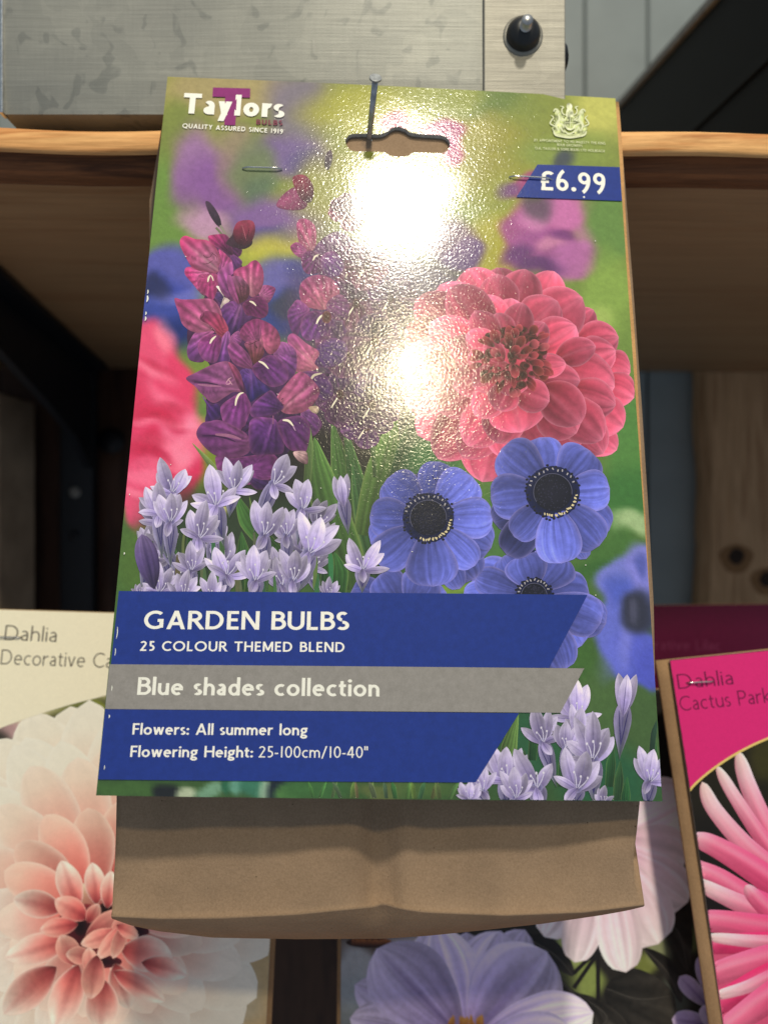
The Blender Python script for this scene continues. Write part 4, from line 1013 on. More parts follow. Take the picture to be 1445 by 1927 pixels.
    wm([(470, 385), (480, 330), (505, 288), (540, 275)], b, 4.2)
    for q in ([(390, 200), (410, 165), (440, 145)], [(410, 160), (430, 190), (445, 210)], [(395, 205), (420, 200), (430, 180)]): wm(q, b, 1.5, (214, 160, 176))
    glad(k, [(1020, 460), (1100, 412), (1202, 540), (1130, 645), (1100, 560)], *b, (100, 56, 100), (120, 64, 116))
    glad(k, [(820, 330), (870, 240), (980, 120), (1050, 108), (1150, 200), (1182, 280), (1105, 400), (1000, 452), (870, 442)], *b, (176, 96, 116), (160, 76, 112), ((850, 430), (1160, 180)), rib=((206, 150, 166), .5, .03), edge=(176, 84, 116))
    k.poly([(1090 / 4.516 + 340, 400 / 4.516 + 680), (596, 766), (601, 772), (597, 780), (588, 778)], [(0, (176, 146, 122)), (1, (206, 180, 160))], ((582, 770), (600, 776)))
    glad(k, [(590, 440), (622, 370), (700, 300), (772, 258), (832, 330), (878, 402), (780, 470), (640, 492)], *b, (70, 36, 86), (118, 62, 122), ((860, 420), (620, 400)))
    glad(k, [(300, 820), (420, 830), (600, 808), (780, 790), (862, 900), (835, 980), (640, 1040), (500, 1060), (360, 1020)], *b, (96, 44, 92), (146, 76, 130), ((560, 800), (560, 1050)))
    k.stroke([(p[0] / b[2] + b[0], p[1] / b[2] + b[1]) for p in ((510, 850), (505, 940), (470, 1010))], 3, (80, 36, 84), taper=True)
    glad(k, [(560, 980), (680, 1010), (760, 1020), (740, 1080), (640, 1090)], *b, (78, 48, 90), (60, 40, 78))
    glad(k, [(142, 640), (180, 540), (260, 515), (350, 510), (500, 580), (582, 650), (594, 760), (530, 812), (400, 832), (262, 782)], *b, (128, 70, 112), (112, 54, 106), ((580, 700), (150, 640)), edge=(186, 110, 158))
    k.stroke([(p[0] / b[2] + b[0], p[1] / b[2] + b[1]) for p in ((190, 640), (300, 640), (400, 662), (470, 690))], 4, (70, 30, 78), taper=True)
    k.stroke([(p[0] / b[2] + b[0], p[1] / b[2] + b[1]) for p in ((300, 628), (420, 640), (520, 670))], 6, (166, 106, 142), taper=True)
    glad(k, [(598, 510), (760, 488), (822, 520), (860, 620), (884, 722), (860, 792), (740, 800), (640, 804), (590, 740)], *b, (96, 48, 108), (70, 36, 84), ((790, 500), (700, 790)), rib=((160, 104, 160), .45, .03))
    glad(k, [(828, 530), (940, 478), (1042, 480), (1102, 570), (1090, 700), (1062, 776), (1000, 770), (930, 760), (870, 680)], *b, (72, 34, 80), (120, 58, 112), ((880, 510), (1040, 760)))
    wm([(870, 508), (920, 515), (962, 560)], b, 4.4); wm([(955, 555), (980, 600)], b, 2, (196, 150, 190))
    glad(k, [(960, 780), (1050, 770), (1080, 800), (1076, 880), (1000, 850)], *b, (206, 176, 156), (150, 116, 104), ea=.1, vein=.2)
    k.stroke([(790 / 4.516 + 340, 470 / 4.516 + 680), (515, 800)], 2, (150, 90, 130))
    wm([(820, 285), (840, 295)], b, 1.5, (220, 180, 190)); wm([(860, 335), (875, 322)], b, 1.5, (46, 18, 38)); wm([(862, 378), (885, 380)], b, 1.5, (46, 18, 38))
    for q in ([(520, 600), (535, 570), (560, 560)], [(550, 610), (575, 590), (585, 570)]): wm(q, b, 1.4, (50, 20, 46))
    return k.build('gladiolus_picture', M_GLOSS, card)
gladioli()

def big_dahlia():
    k = Ink(MS)
    oc = np.array([978, 700.]); cc = np.array([962, 672.])
    PK = np.array((224, 98, 130.))
    k.disc(oc[0], oc[1], 170, 160, (176, 58, 78), (204, 82, 112))
    for i in range(44):
        an = i * 2.39996; rr = .98 - .5 * i / 44; q_ = np.array([math.cos(an), math.sin(an)]); t_ = oc + q_ * np.array((196, 182)) * rr
        v = .9 + .14 * rd()
        k.petal(t_ - q_ * 90, t_, 78 + 20 * rd(), [(0, np.array((176, 58, 76.)) * v), (.5, np.array((206, 78, 108.)) * v), (1, np.array((230, 116, 148.)) * v)], a=1.1, e=.66, edge=((240, 158, 184), .45, 8), vein=(.16, 8), seed=rd() * 60, ns=16, nt=15, side=.2 if rd() < .5 else -.2)
    PL = [(1285, 640, 1120, 600, 170), (1305, 780, 1120, 710, 170), (1210, 1065, 1000, 930, 170), (1245, 940, 1050, 830, 190), (1085, 300, 960, 440, 130), (1222, 450, 990, 520, 200), (870, 92, 790, 300, 170), (560, 75, 580, 300, 190),
          (1025, 235, 780, 420, 250), (715, 82, 640, 340, 200), (400, 82, 490, 340, 230), (560, 108, 590, 360, 190), (250, 170, 460, 400, 230), (120, 250, 430, 480, 230), (55, 420, 400, 550, 230), (30, 600, 420, 620, 230), (55, 800, 430, 680, 230),
          (130, 985, 460, 740, 230), (240, 1115, 500, 800, 230), (480, 1240, 530, 900, 240), (380, 1110, 560, 850, 200), (620, 1120, 620, 850, 210), (1135, 1085, 930, 840, 200), (1000, 1060, 850, 860, 210), (860, 1050, 760, 830, 200),
          (1205, 520, 960, 570, 180), (1200, 720, 880, 640, 250), (1205, 820, 940, 740, 190), (1130, 1010, 900, 800, 200), (990, 975, 810, 790, 220), (890, 255, 690, 450, 210), (640, 240, 640, 460, 170), (460, 235, 580, 440, 170), (310, 180, 520, 450, 210),
          (190, 390, 480, 530, 190), (150, 620, 480, 600, 190), (250, 860, 520, 680, 190), (400, 1045, 590, 780, 210), (560, 1030, 620, 800, 190), (690, 970, 650, 780, 250), (990, 390, 770, 520, 210), (1098, 500, 880, 580, 130),
          (1012, 690, 760, 650, 150), (1015, 920, 800, 720, 200), (300, 480, 540, 560, 150), (320, 720, 560, 640, 150), (440, 880, 590, 700, 160), (935, 595, 740, 605, 115), (845, 800, 660, 730, 150), (818, 370, 690, 520, 130), (700, 265, 650, 470, 140), (560, 320, 610, 490, 130),
          (440, 310, 570, 490, 140), (390, 440, 570, 550, 130), (400, 570, 550, 600, 120), (430, 720, 580, 650, 130), (560, 850, 630, 710, 150), (660, 770, 650, 680, 125), (832, 530, 710, 570, 100), (790, 640, 700, 620, 80), (760, 470, 690, 560, 90), (500, 470, 600, 580, 90)]
    for n_, (tx, ty, bx, by, wd) in enumerate(PL):
        t = np.array((740 + tx / 2.89, 480 + ty / 2.89)); b = np.array((740 + bx / 2.89, 480 + by / 2.89))
        q = n_ / len(PL); v = .92 + .16 * rd()
        dc = np.hypot(*(b - cc)) / 140
        base = np.array((166, 50, 62.)) * v * (.72 + .35 * min(dc, 1)); mid = np.array((202, 72, 100.)) * v; tp = np.array((226, 108, 142.)) * v
        k.petal(b, t, wd / 2.89 * (1.22 + .1 * (rd() - .5)), [(0, base), (.45, mid), (.8, (mid + tp) / 2), (1, tp)], bend=(rd() - .5) * 14, a=1.02, e=.64, edge=((240, 158, 184), .48, 8), rib=((236, 142, 168), .30, .12), vein=(.18, 8), seed=rd() * 60, ns=24, nt=21, nz=.10, bw=0, side=(.28 if rd() < .5 else -.22))
    # dark heart with small curled florets
    for i in range(46):
        an = rd() * 6.28; r = 62 * math.sqrt(rd()); x, y = cc[0] + r * math.cos(an), cc[1] + 4 + r * math.sin(an) * .95
        k.disc(x, y, 7 + 6 * rd(), 5 + 5 * rd(), (56, 36, 24), (112, 52, 48), n=12, rings=3)
    for i in range(54):
        an = rd() * 6.28; r = 60 * math.sqrt(rd()); x, y = cc[0] + r * math.cos(an), cc[1] + 4 + r * math.sin(an) * .95
        q = an + (rd() - .5); l = 16 + 16 * rd()
        c = [(190, 74, 84), (166, 60, 66), (204, 92, 104), (140, 62, 54)][int(rd() * 4)]
        k.petal((x, y), (x + l * math.cos(q), y + l * math.sin(q)), 10 + 9 * rd(), [(0, (60, 34, 26)), (.45, np.array(c) * .75), (1, np.array(c) * 1.05)], a=1.1, e=.65, edge=((214, 110, 120), .6, 5), ns=10, nt=9, seed=rd() * 30)
    return k.build('dahlia_picture', M_GLOSS, card)
big_dahlia()

def anemone(cx, cy, petals, stam, sc=1.0, gaps=True):
    k = Ink(MS)
    if gaps:
        k.disc(cx, cy, 92 * sc, 86 * sc, (20, 26, 74), (26, 34, 96))
    for (tx, ty, wd, br) in petals:
        t = np.array([tx, ty], float); c = np.array([cx, cy], float); d = t - c; b = c + d * .10
        B = np.array((94, 102, 194.)) * br
        k.petal(b, t, wd, [(0, B * .72), (.3, B * .92), (.7, B * 1.06), (1, B * 1.12)], a=1.9, e=.46, edge=((158, 146, 214), .62, 8), rib=((58, 64, 160), .12, .07), vein=(.22, 14), seed=rd() * 90, ns=30, nt=33, nz=.10, bw=.3, side=(.26 if rd() < .5 else -.24), bend=(rd() - .5) * 8)
    if stam:
        R = stam
        k.disc(cx, cy, R * 1.42, R * 1.38, (12, 16, 34), (24, 32, 86))
        for i in range(46):
            an = 6.2832 * i / 46 + .06 * rd(); r0 = R * (1.18 + .34 * rd())
            x, y = cx + r0 * math.cos(an), cy + r0 * math.sin(an) * .97
            k.disc(x, y, 3.0, 2.4, (16, 16, 28), (34, 36, 60), n=8, rings=3)
        for i in range(34):
            an = .1 + 2.9 * i / 34 if i < 22 else 3.4 + 2.6 * (i - 22) / 12
            an += .05 * rd(); r0 = R * (1.12 + .1 * rd())
            x, y = cx + r0 * math.cos(an), cy + r0 * math.sin(an) * .97
            c = (222, 206, 160) if i < 22 else (176, 170, 176)
            q = an + (rd() - .5) * 1.2
            k.stroke([(x, y), (x + 4.4 * math.cos(q), y + 4.4 * math.sin(q))], 2.3, c, n=3)
        k.disc(cx, cy, R, R * .97, (30, 30, 48), (18, 19, 36), n=28, rings=6)
        for i in range(70):
            an = rd() * 6.28; r0 = R * .92 * math.sqrt(rd())
            k.disc(cx + r0 * math.cos(an), cy + r0 * math.sin(an), 1.5, 1.5, (58, 58, 82), (38, 38, 60), n=6, rings=2)
        k.stroke([(cx + R * math.cos(q), cy + R * .97 * math.sin(q)) for q in np.linspace(2.6, 6.4, 14)], 1.3, (92, 92, 120))
    return k
def zz(L, ox=660, oy=800, sc=2.408): return [(a / sc + ox, b / sc + oy, w_ / sc, r) for (a, b, w_, r) in L]
anemone(660 + 825 / 2.408, 800 + 775 / 2.408, zz([(1150, 900, 190, .98), (560, 660, 210, .9), (1075, 770, 220, .95), (505, 780, 150, .95), (1040, 1000, 190, 1.02), (1125, 900, 200, 1.06), (960, 1110, 190, .98), (690, 595, 190, 1.0), (950, 590, 215, 1.04), (560, 690, 140, 1.04), (770, 592, 200, 1.05)]), 24).build('anemone_picture', M_GLOSS, card)
anemone(660 + 240 / 2.408, 800 + 850 / 2.408, zz([(0, 760, 190, .95), (430, 760, 170, .95), (130, 680, 170, 1.0), (345, 680, 190, 1.02)]), 0, gaps=False).build('anemone_picture', M_GLOSS, card)
anemone(805, 976, zz([(90, 540, 190, .86), (400, 170, 170, .9), (560, 700, 190, .84), (490, 745, 120, .8), (165, 245, 195, 1.0), (85, 420, 190, .98), (545, 235, 215, 1.04), (632, 560, 200, 1.0), (640, 420, 190, 1.04), (120, 630, 190, 1.04), (560, 640, 150, 1.0), (370, 735, 235, 1.08)]), 34).build('anemone_picture', M_GLOSS, card)
anemone(660 + 910 / 2.408, 800 + 308 / 2.408, zz([(850, 60, 180, .86), (640, 440, 160, .5), (700, 590, 170, .6), (1165, 480, 190, .88), (1060, 610, 100, .8), (680, 110, 215, 1.0), (1080, 120, 225, 1.02), (1168, 290, 190, 1.0), (1120, 550, 200, 1.02), (630, 340, 210, 1.04), (735, 510, 150, 1.0), (950, 630, 215, 1.08)]), 36).build('anemone_picture', M_GLOSS, card)

def triteleia(k, cx, cy, s, rot=0, spread=1.0, tube=1.0, tint=1.0, closed=False):
    """a pale lilac funnel flower; throat at cx,cy"""
    rot += (rd() - .5) * 26; s *= .94 + .22 * rd()
    tint *= .94 + .1 * rd()
    L0, L1 = np.array((158, 142, 200.)) * tint, np.array((206, 193, 230.)) * tint
    D = (64, 56, 116)
    up = lambda an, l: (cx + l * math.sin(math.radians(an + rot)), cy - l * math.cos(math.radians(an + rot)))
    def pet(a0, r0, a1, r1, wd, rib=.45, br=1.0, e=.85):
        k.petal(up(a0, s * r0), up(a1, s * r1), s * wd, [(0, L0 * .74 * br), (.35, L0 * br), (.8, L1 * br), (1, L1 * .96 * br)], a=1.1 + .2 * rd(), e=e, rib=(D, rib, .075), edge=((226, 220, 238), .4, 5), vein=(.10, 7), seed=rd() * 60, ns=18, nt=17, bend=(rd() - .5) * s * .22, side=(.24 if rd() < .5 else -.2), nz=.10)
    if tube:
        k.petal(up(180, s * 1.25 * tube), up(0, s * .2), s * .50, [(0, (96, 112, 96)), (.3, (128, 124, 160)), (1, L0)], a=1.7, e=.75, rib=(D, .8, .09), vein=(.2, 6), seed=rd() * 9, ns=14, nt=15, edge=((190, 182, 214), .4, 4), side=.25)
        for o in (-.5, .55):
            p = up(180, s * .9 * tube); k.stroke([(p[0], p[1]), (cx + o * s * .26, cy + s * .1)], max(1.0, s * .035), D, taper=True)
    if closed:
        for (an, wd) in ((-13, .34), (17, .34)): pet(180, .3, an, .95 + .1 * rd(), wd, .5)
        pet(180, .3, 2, .92, .38, .8); return
    fan = [(-50, .86, .30), (46, .92, .30), (-24, 1.12, .38), (27, 1.06, .38), (2, 1.18, .42)]
    for (an, l, wd) in fan:
        if rd() < .1: continue
        a2 = an * spread * (.85 + .3 * rd())
        pet(a2 + 180, .12, a2, l * (.86 + .28 * rd()), wd * (.95 + .3 * rd()), .35, .92 + .12 * rd())
    k.disc(cx, cy - s * .05, s * .16, s * .13, (96, 88, 140), (150, 142, 190), n=10, rings=3)
    for (an, l, wd) in ((-80, .74, .25), (80, .78, .25)):
        if rd() < .4: continue
        pet(an + 180, .1, an * (.8 + .3 * rd()), l * (.8 + .4 * rd()), wd, .7)
    for an in (-20, 6, 30):
        an += (rd() - .5) * 14; l = .40 + .14 * rd()
        k.stroke([up(an, s * .04), up(an + 6, s * l * .6), up(an + 2, s * l)], max(.9, s * .028), (206, 200, 226), taper=True)
        q = up(an, s * l); k.disc(q[0], q[1], s * .032, s * .042, (240, 236, 244), (196, 188, 214), n=8, rings=2)
    a2 = 180 + (rd() - .5) * 70
    pet(a2 + 180, .1, a2, .40 + .12 * rd(), .28, .7, .96)

def trit_left():
    k = Ink(MS)
    for _ in range(20):
        x = 275 + 350 * rd(); y = 985 + 120 * rd(); triteleia(k, x, y, 40 + 14 * rd(), (rd() - .5) * 40, .7 + .3 * rd(), 1.0, .74 + .12 * rd(), rd() < .3)
    for _ in range(30):
        x = 270 + 370 * rd(); y = 1000 + 100 * rd(); k.stroke([(x, y), (x + 6 * (rd() - .5), y + 30), (x + 10 * (rd() - .5), y + 70)], 5 + 5 * rd(), (60 + 50 * rd(), 96 + 40 * rd(), 62 + 20 * rd()), taper=True)
    for (x, y, s, r, sp, tb, ti, cl) in ((646, 942, 50, 4, .8, 1.1, .98, 1), (325, 930, 52, -4, .9, 1.0, 1.0, 0), (515, 915, 58, 10, .95, 1.3, 1.02, 0), (300, 970, 50, -14, .9, 1.2, .96, 0), (322, 985, 56, 2, .8, 1.2, 1.0, 0), (440, 925, 52, 4, .9, .8, 1.0, 0), (408, 955, 58, 0, 1.2, 1.0, 1.02, 0), (570, 962, 56, 0, 1.0, 1.0, 1.0, 0), (540, 1010, 44, 8, .8, 1.2, .94, 0), (376, 1016, 56, 2, 1.0, 1.0, 1.0, 0), (498, 1010, 54, -4, .95, 1.2, .98, 0),
                                      (582, 1044, 62, 6, 1.05, .9, 1.0, 0), (682, 1076, 50, -4, .95, .6, 1.0, 0), (362, 1076, 40, -6, 1.2, .8, .92, 0), (428, 1086, 60, -8, 1.0, .6, 1.0, 0), (552, 1096, 56, 8, 1.0, .5, .98, 0), (482, 1096, 62, 2, .95, .5, 1.02, 0), (300, 1118, 42, 0, 1.0, .3, .9, 0), (345, 1124, 40, 0, 1.0, .3, .94, 0), (400, 1130, 44, 0, 1, .3, .96, 0), (620, 1122, 30, 0, 1, .3, .9, 0), (262, 1120, 20, 0, 1, .3, .9, 0)):
        triteleia(k, x, y, s, r, sp, tb, ti, bool(cl))
    k.petal((292, 1110), (268, 1006), 44, [(0, (70, 60, 96)), (.5, (104, 84, 146)), (1, (146, 124, 180))], a=1.2, e=.66, rib=((50, 40, 86), .8, .08), vein=(.3, 8), ns=18, nt=17, side=.3)
    return k.build('triteleia_picture', M_GLOSS, card, 'cluster of lilac star flowers printed above the blue banner')
trit_left()

def trit_right():
    k = Ink(MS)
    for (x, y, s, r, sp, tb, ti, cl) in ((1170, 1330, 62, 4, .7, 1.2, 1.02, 1), (1080, 1352, 60, 2, .75, 1.0, 1.02, 0), (1085, 1385, 44, 10, .8, 1.1, .94, 0), (1020, 1398, 54, -6, .9, 1.2, .97, 0), (1062, 1410, 46, 4, .8, 1.2, .92, 0), (1112, 1432, 64, 8, 1.0, .9, .98, 0), (950, 1470, 56, 0, .9, .8, .97, 0), (905, 1490, 46, -6, 1.0, .5, .92, 0), (880, 1505, 36, 0, 1, .3, .92, 0), (1220, 1472, 58, -4, .9, .8, .96, 0), (1082, 1486, 58, 6, 1, .5, .96, 0), (1008, 1484, 64, 2, .95, .6, .99, 0), (968, 1502, 44, 0, 1, .4, .95, 0), (1130, 1512, 30, 0, 1, .3, .9, 0)):
        triteleia(k, x, y, s, r, sp, tb, ti, bool(cl))
    return k.build('triteleia_picture', M_GLOSS, card, 'cluster of lilac star flowers printed in the lower right corner')
trit_right()

# --- banner, price flash and lettering
WHITE = (246, 243, 234)
def bands():
    BL = (32, 58, 150)
    k = Ink(MS); k.quad((225, 1112.5), (1102, 1120.5), (1030, 1257), (210, 1252), BL, 90, 20); tb = k.build('title_band', M_GLOSS, card)
    k = Ink(MS); k.quad((205, 1250), (1096, 1258), (1051, 1341), (195, 1334), (152, 147, 143), 90, 16); k.build('variety_band', M_GLOSS, card)
    k = Ink(MS); k.quad((195, 1334.4), (974, 1341.6), (893, 1471), (180, 1466.5), BL, 90, 18); k.build('details_band', M_GLOSS, card)
    k = Ink(MS); k.quad((1010, 313), (1170, 316.5), (1174, 380), (970, 374.5), BL, 16, 8); k.build('price_flash', M_GLOSS, card)
    k = Ink(MS)
    text(k, 'GARDEN BULBS', (271.5, 1184), (656, 1186.5), 34.5, .158, WHITE, .10)
    text(k, '25 COLOUR THEMED BLEND', (265, 1225), (649, 1227.5), 18.5, .155, WHITE, .15)
    k.build('title_lettering', M_GLOSS, card)
    k = Ink(MS); text(k, 'Blue shades collection', (259.5, 1307.5), (713.5, 1310.5), 33, .152, (240, 238, 228), .09); k.build('variety_lettering', M_GLOSS, card)
    k = Ink(MS)
    text(k, 'Flowers: All summer long', (250.5, 1382), (579, 1383), 21, .145, WHITE, .09)
    text(k, 'Flowering Height:', (246.5, 1424), (477, 1424.5), 21, .145, WHITE, .09)
    text(k, '25-100cm/10-40"', (488, 1424.5), (692, 1425), 21, .105, WHITE, .12)
    k.build('details_lettering', M_GLOSS, card)
    k = Ink(MS); text(k, '£6.99', (1017, 361), (1139, 364.5), 36, .165, WHITE, .13); k.build('price_lettering', M_GLOSS, card)
    # maker's mark
    k = Ink(MS); MG = (150, 38, 122)
    k.quad((402, 168), (472, 170.5), (471.5, 188), (401, 185.5), MG, 8, 4); k.quad((425, 186), (447, 187), (444, 240.5), (423.5, 239.5), MG, 6, 8)
    k.build('logo_letter', M_GLOSS, card)
    k = Ink(MS); text(k, 'Taylors', (344.5, 216.5), (533.5, 226.5), 38.5, .215, WHITE, .10); k.build('brand_lettering', M_GLOSS, card)
    k = Ink(MS); text(k, 'BULBS', (483, 238.5), (532, 241), 9.5, .2, (134, 46, 74), .22)
    text(k, 'QUALITY ASSURED SINCE 1919', (344.5, 244.5), (533, 256.5), 8.6, .17, WHITE, .17); k.build('tagline_lettering', M_GLOSS, card)
    k = Ink(MS); CR = (222, 226, 184)
    text(k, 'BY APPOINTMENT TO HIS MAJESTY THE KING', (1003.5, 269.5), (1137.5, 274.5), 4.6, .13, CR, .16)
    text(k, 'BULB GROWERS', (1047, 277.8), (1094, 279.5), 4.6, .13, CR, .16)
    text(k, 'O.A. TAYLOR & SONS BULBS LTD HOLBEACH', (1005, 284.5), (1136, 289), 4.6, .13, CR, .16)
    k.build('warrant_lettering', M_GLOSS, card)
bands()

def crest():
    k = Ink(MS); c = (222, 226, 186); d = (170, 180, 112); e = (196, 204, 146)
    T = lambda L: [(990 + a / 8.03, 180 + b / 8.03) for a, b in L]
    def st(L, w_, col=c): k.stroke(T(L), w_, col, taper=True)
    # shield in a garter
    q = np.linspace(0, 2 * np.pi, 17)
    k.poly([(1071 + 12 * math.cos(a), 234 + 14.5 * math.sin(a)) for a in q[:-1]], [(0, e), (1, c)], ((1071, 222), (1071, 248)), nz=.3)
    k.poly([(1071 + 8.6 * math.cos(a), 234 + 11 * math.sin(a)) for a in q[:-1]], [(0, d), (1, d)], ((1071, 222), (1071, 248)), nz=.5)
    k.stroke([(1071, 224), (1071, 244)], 1.2, c); k.stroke([(1062, 234), (1080, 234)], 1.2, c)
    for (x, y) in ((1066.5, 229), (1075.5, 229), (1066.5, 239), (1075.5, 239)): k.disc(x, y, 2.2, 2.6, c, e, n=8, rings=2); k.stroke([(x - 2, y + 1), (x + 2, y - 1)], .8, d)
    # helm, crown and small lion on top
    k.poly(T([(590, 330), (600, 240), (640, 215), (685, 240), (700, 330), (645, 350)]), [(0, c), (1, c)], (T([(640, 350)])[0], T([(640, 215)])[0]), nz=.3)
    k.poly(T([(605, 225), (600, 170), (620, 140), (660, 150), (680, 185), (670, 225)]), [(0, c), (1, c)], (T([(640, 230)])[0], T([(640, 140)])[0]), nz=.3)
    for (a, b) in ((620, 290), (650, 300), (640, 260)): k.disc(*T([(a, b)])[0], 1.1, 1.1, d, d, n=6, rings=2)
    # mantling
    for sx in (1, -1):
        X = lambda a: 640 + sx * (a - 640)
        st([(X(590), 320), (X(540), 300), (X(525), 240), (X(550), 200), (X(500), 185)], 2.6)
        st([(X(570), 340), (X(520), 330), (X(500), 260)], 2.0, e)
        st([(X(575), 400), (X(530), 360), (X(490), 340)], 2.4)
    for sx in (1, -1):
        X = lambda a_: 640 + sx * (a_ - 640)
        k.poly(T([(X(430), 250), (X(490), 270), (X(520), 360), (X(560), 400), (X(560), 520), (X(580), 580), (X(480), 610), (X(400), 580), (X(380), 500), (X(430), 440), (X(420), 330)]), [(0, (186, 196, 132)), (1, (178, 188, 124))], (T([(X(450), 250)])[0], T([(X(500), 600)])[0]), nz=.5)
    k.poly(T([(400, 570), (520, 600), (640, 615), (760, 600), (890, 565), (880, 620), (760, 650), (640, 665), (520, 650), (420, 625)]), [(0, e), (1, e)], (T([(400, 600)])[0], T([(890, 600)])[0]), nz=.4)
    # lion (left) and unicorn (right)
    for sx in (1, -1):
        X = lambda a: 640 + sx * (a - 640)
        st([(X(470), 300), (X(490), 380), (X(440), 470), (X(470), 560)], 4.4)
        k.disc(*T([(X(460), 275)])[0], 4.6, 4.4, c, e, n=12, rings=3)
        st([(X(400), 270), (X(420), 235), (X(460), 240), (X(480), 280)], 2.6)
        st([(X(470), 360), (X(530), 400), (X(560), 380)], 2.6)
        st([(X(470), 440), (X(540), 470), (X(560), 520)], 2.8)
        st([(X(450), 500), (X(400), 480), (X(350), 450), (X(370), 400), (X(400), 360), (X(360), 320)], 2.6)
        st([(X(440), 540), (X(410), 560), (X(380), 520), (X(400), 500)], 2.2, e)
        st([(X(480), 560), (X(500), 500), (X(540), 560), (X(590), 570)], 2.6)
        for _ in range(14):
            a, b = 370 + 190 * rd(), 400 + 220 * rd(); st([(X(a), b), (X(a + 20), b - 14 + 28 * rd())], 1.5, e if rd() < .5 else c)
        for (a, b) in ((450, 330), (500, 430), (430, 520), (470, 500)): k.disc(*T([(X(a), b)])[0], 1.2, 1.2, d, d, n=6, rings=2)
    # ribbon
    st([(400, 560), (430, 620), (520, 640), (640, 655), (760, 640), (860, 620), (900, 560)], 4.6)
    st([(450, 590), (540, 610), (640, 620), (740, 610), (830, 590)], 2.4, e)
    for a in np.linspace(470, 810, 16): st([(a, 625), (a + 8, 645)], .8, d)
    st([(560, 545), (600, 590), (650, 600), (710, 570), (730, 530)], 2.8)
    k.build('crest', M_GLOSS, card)
crest()


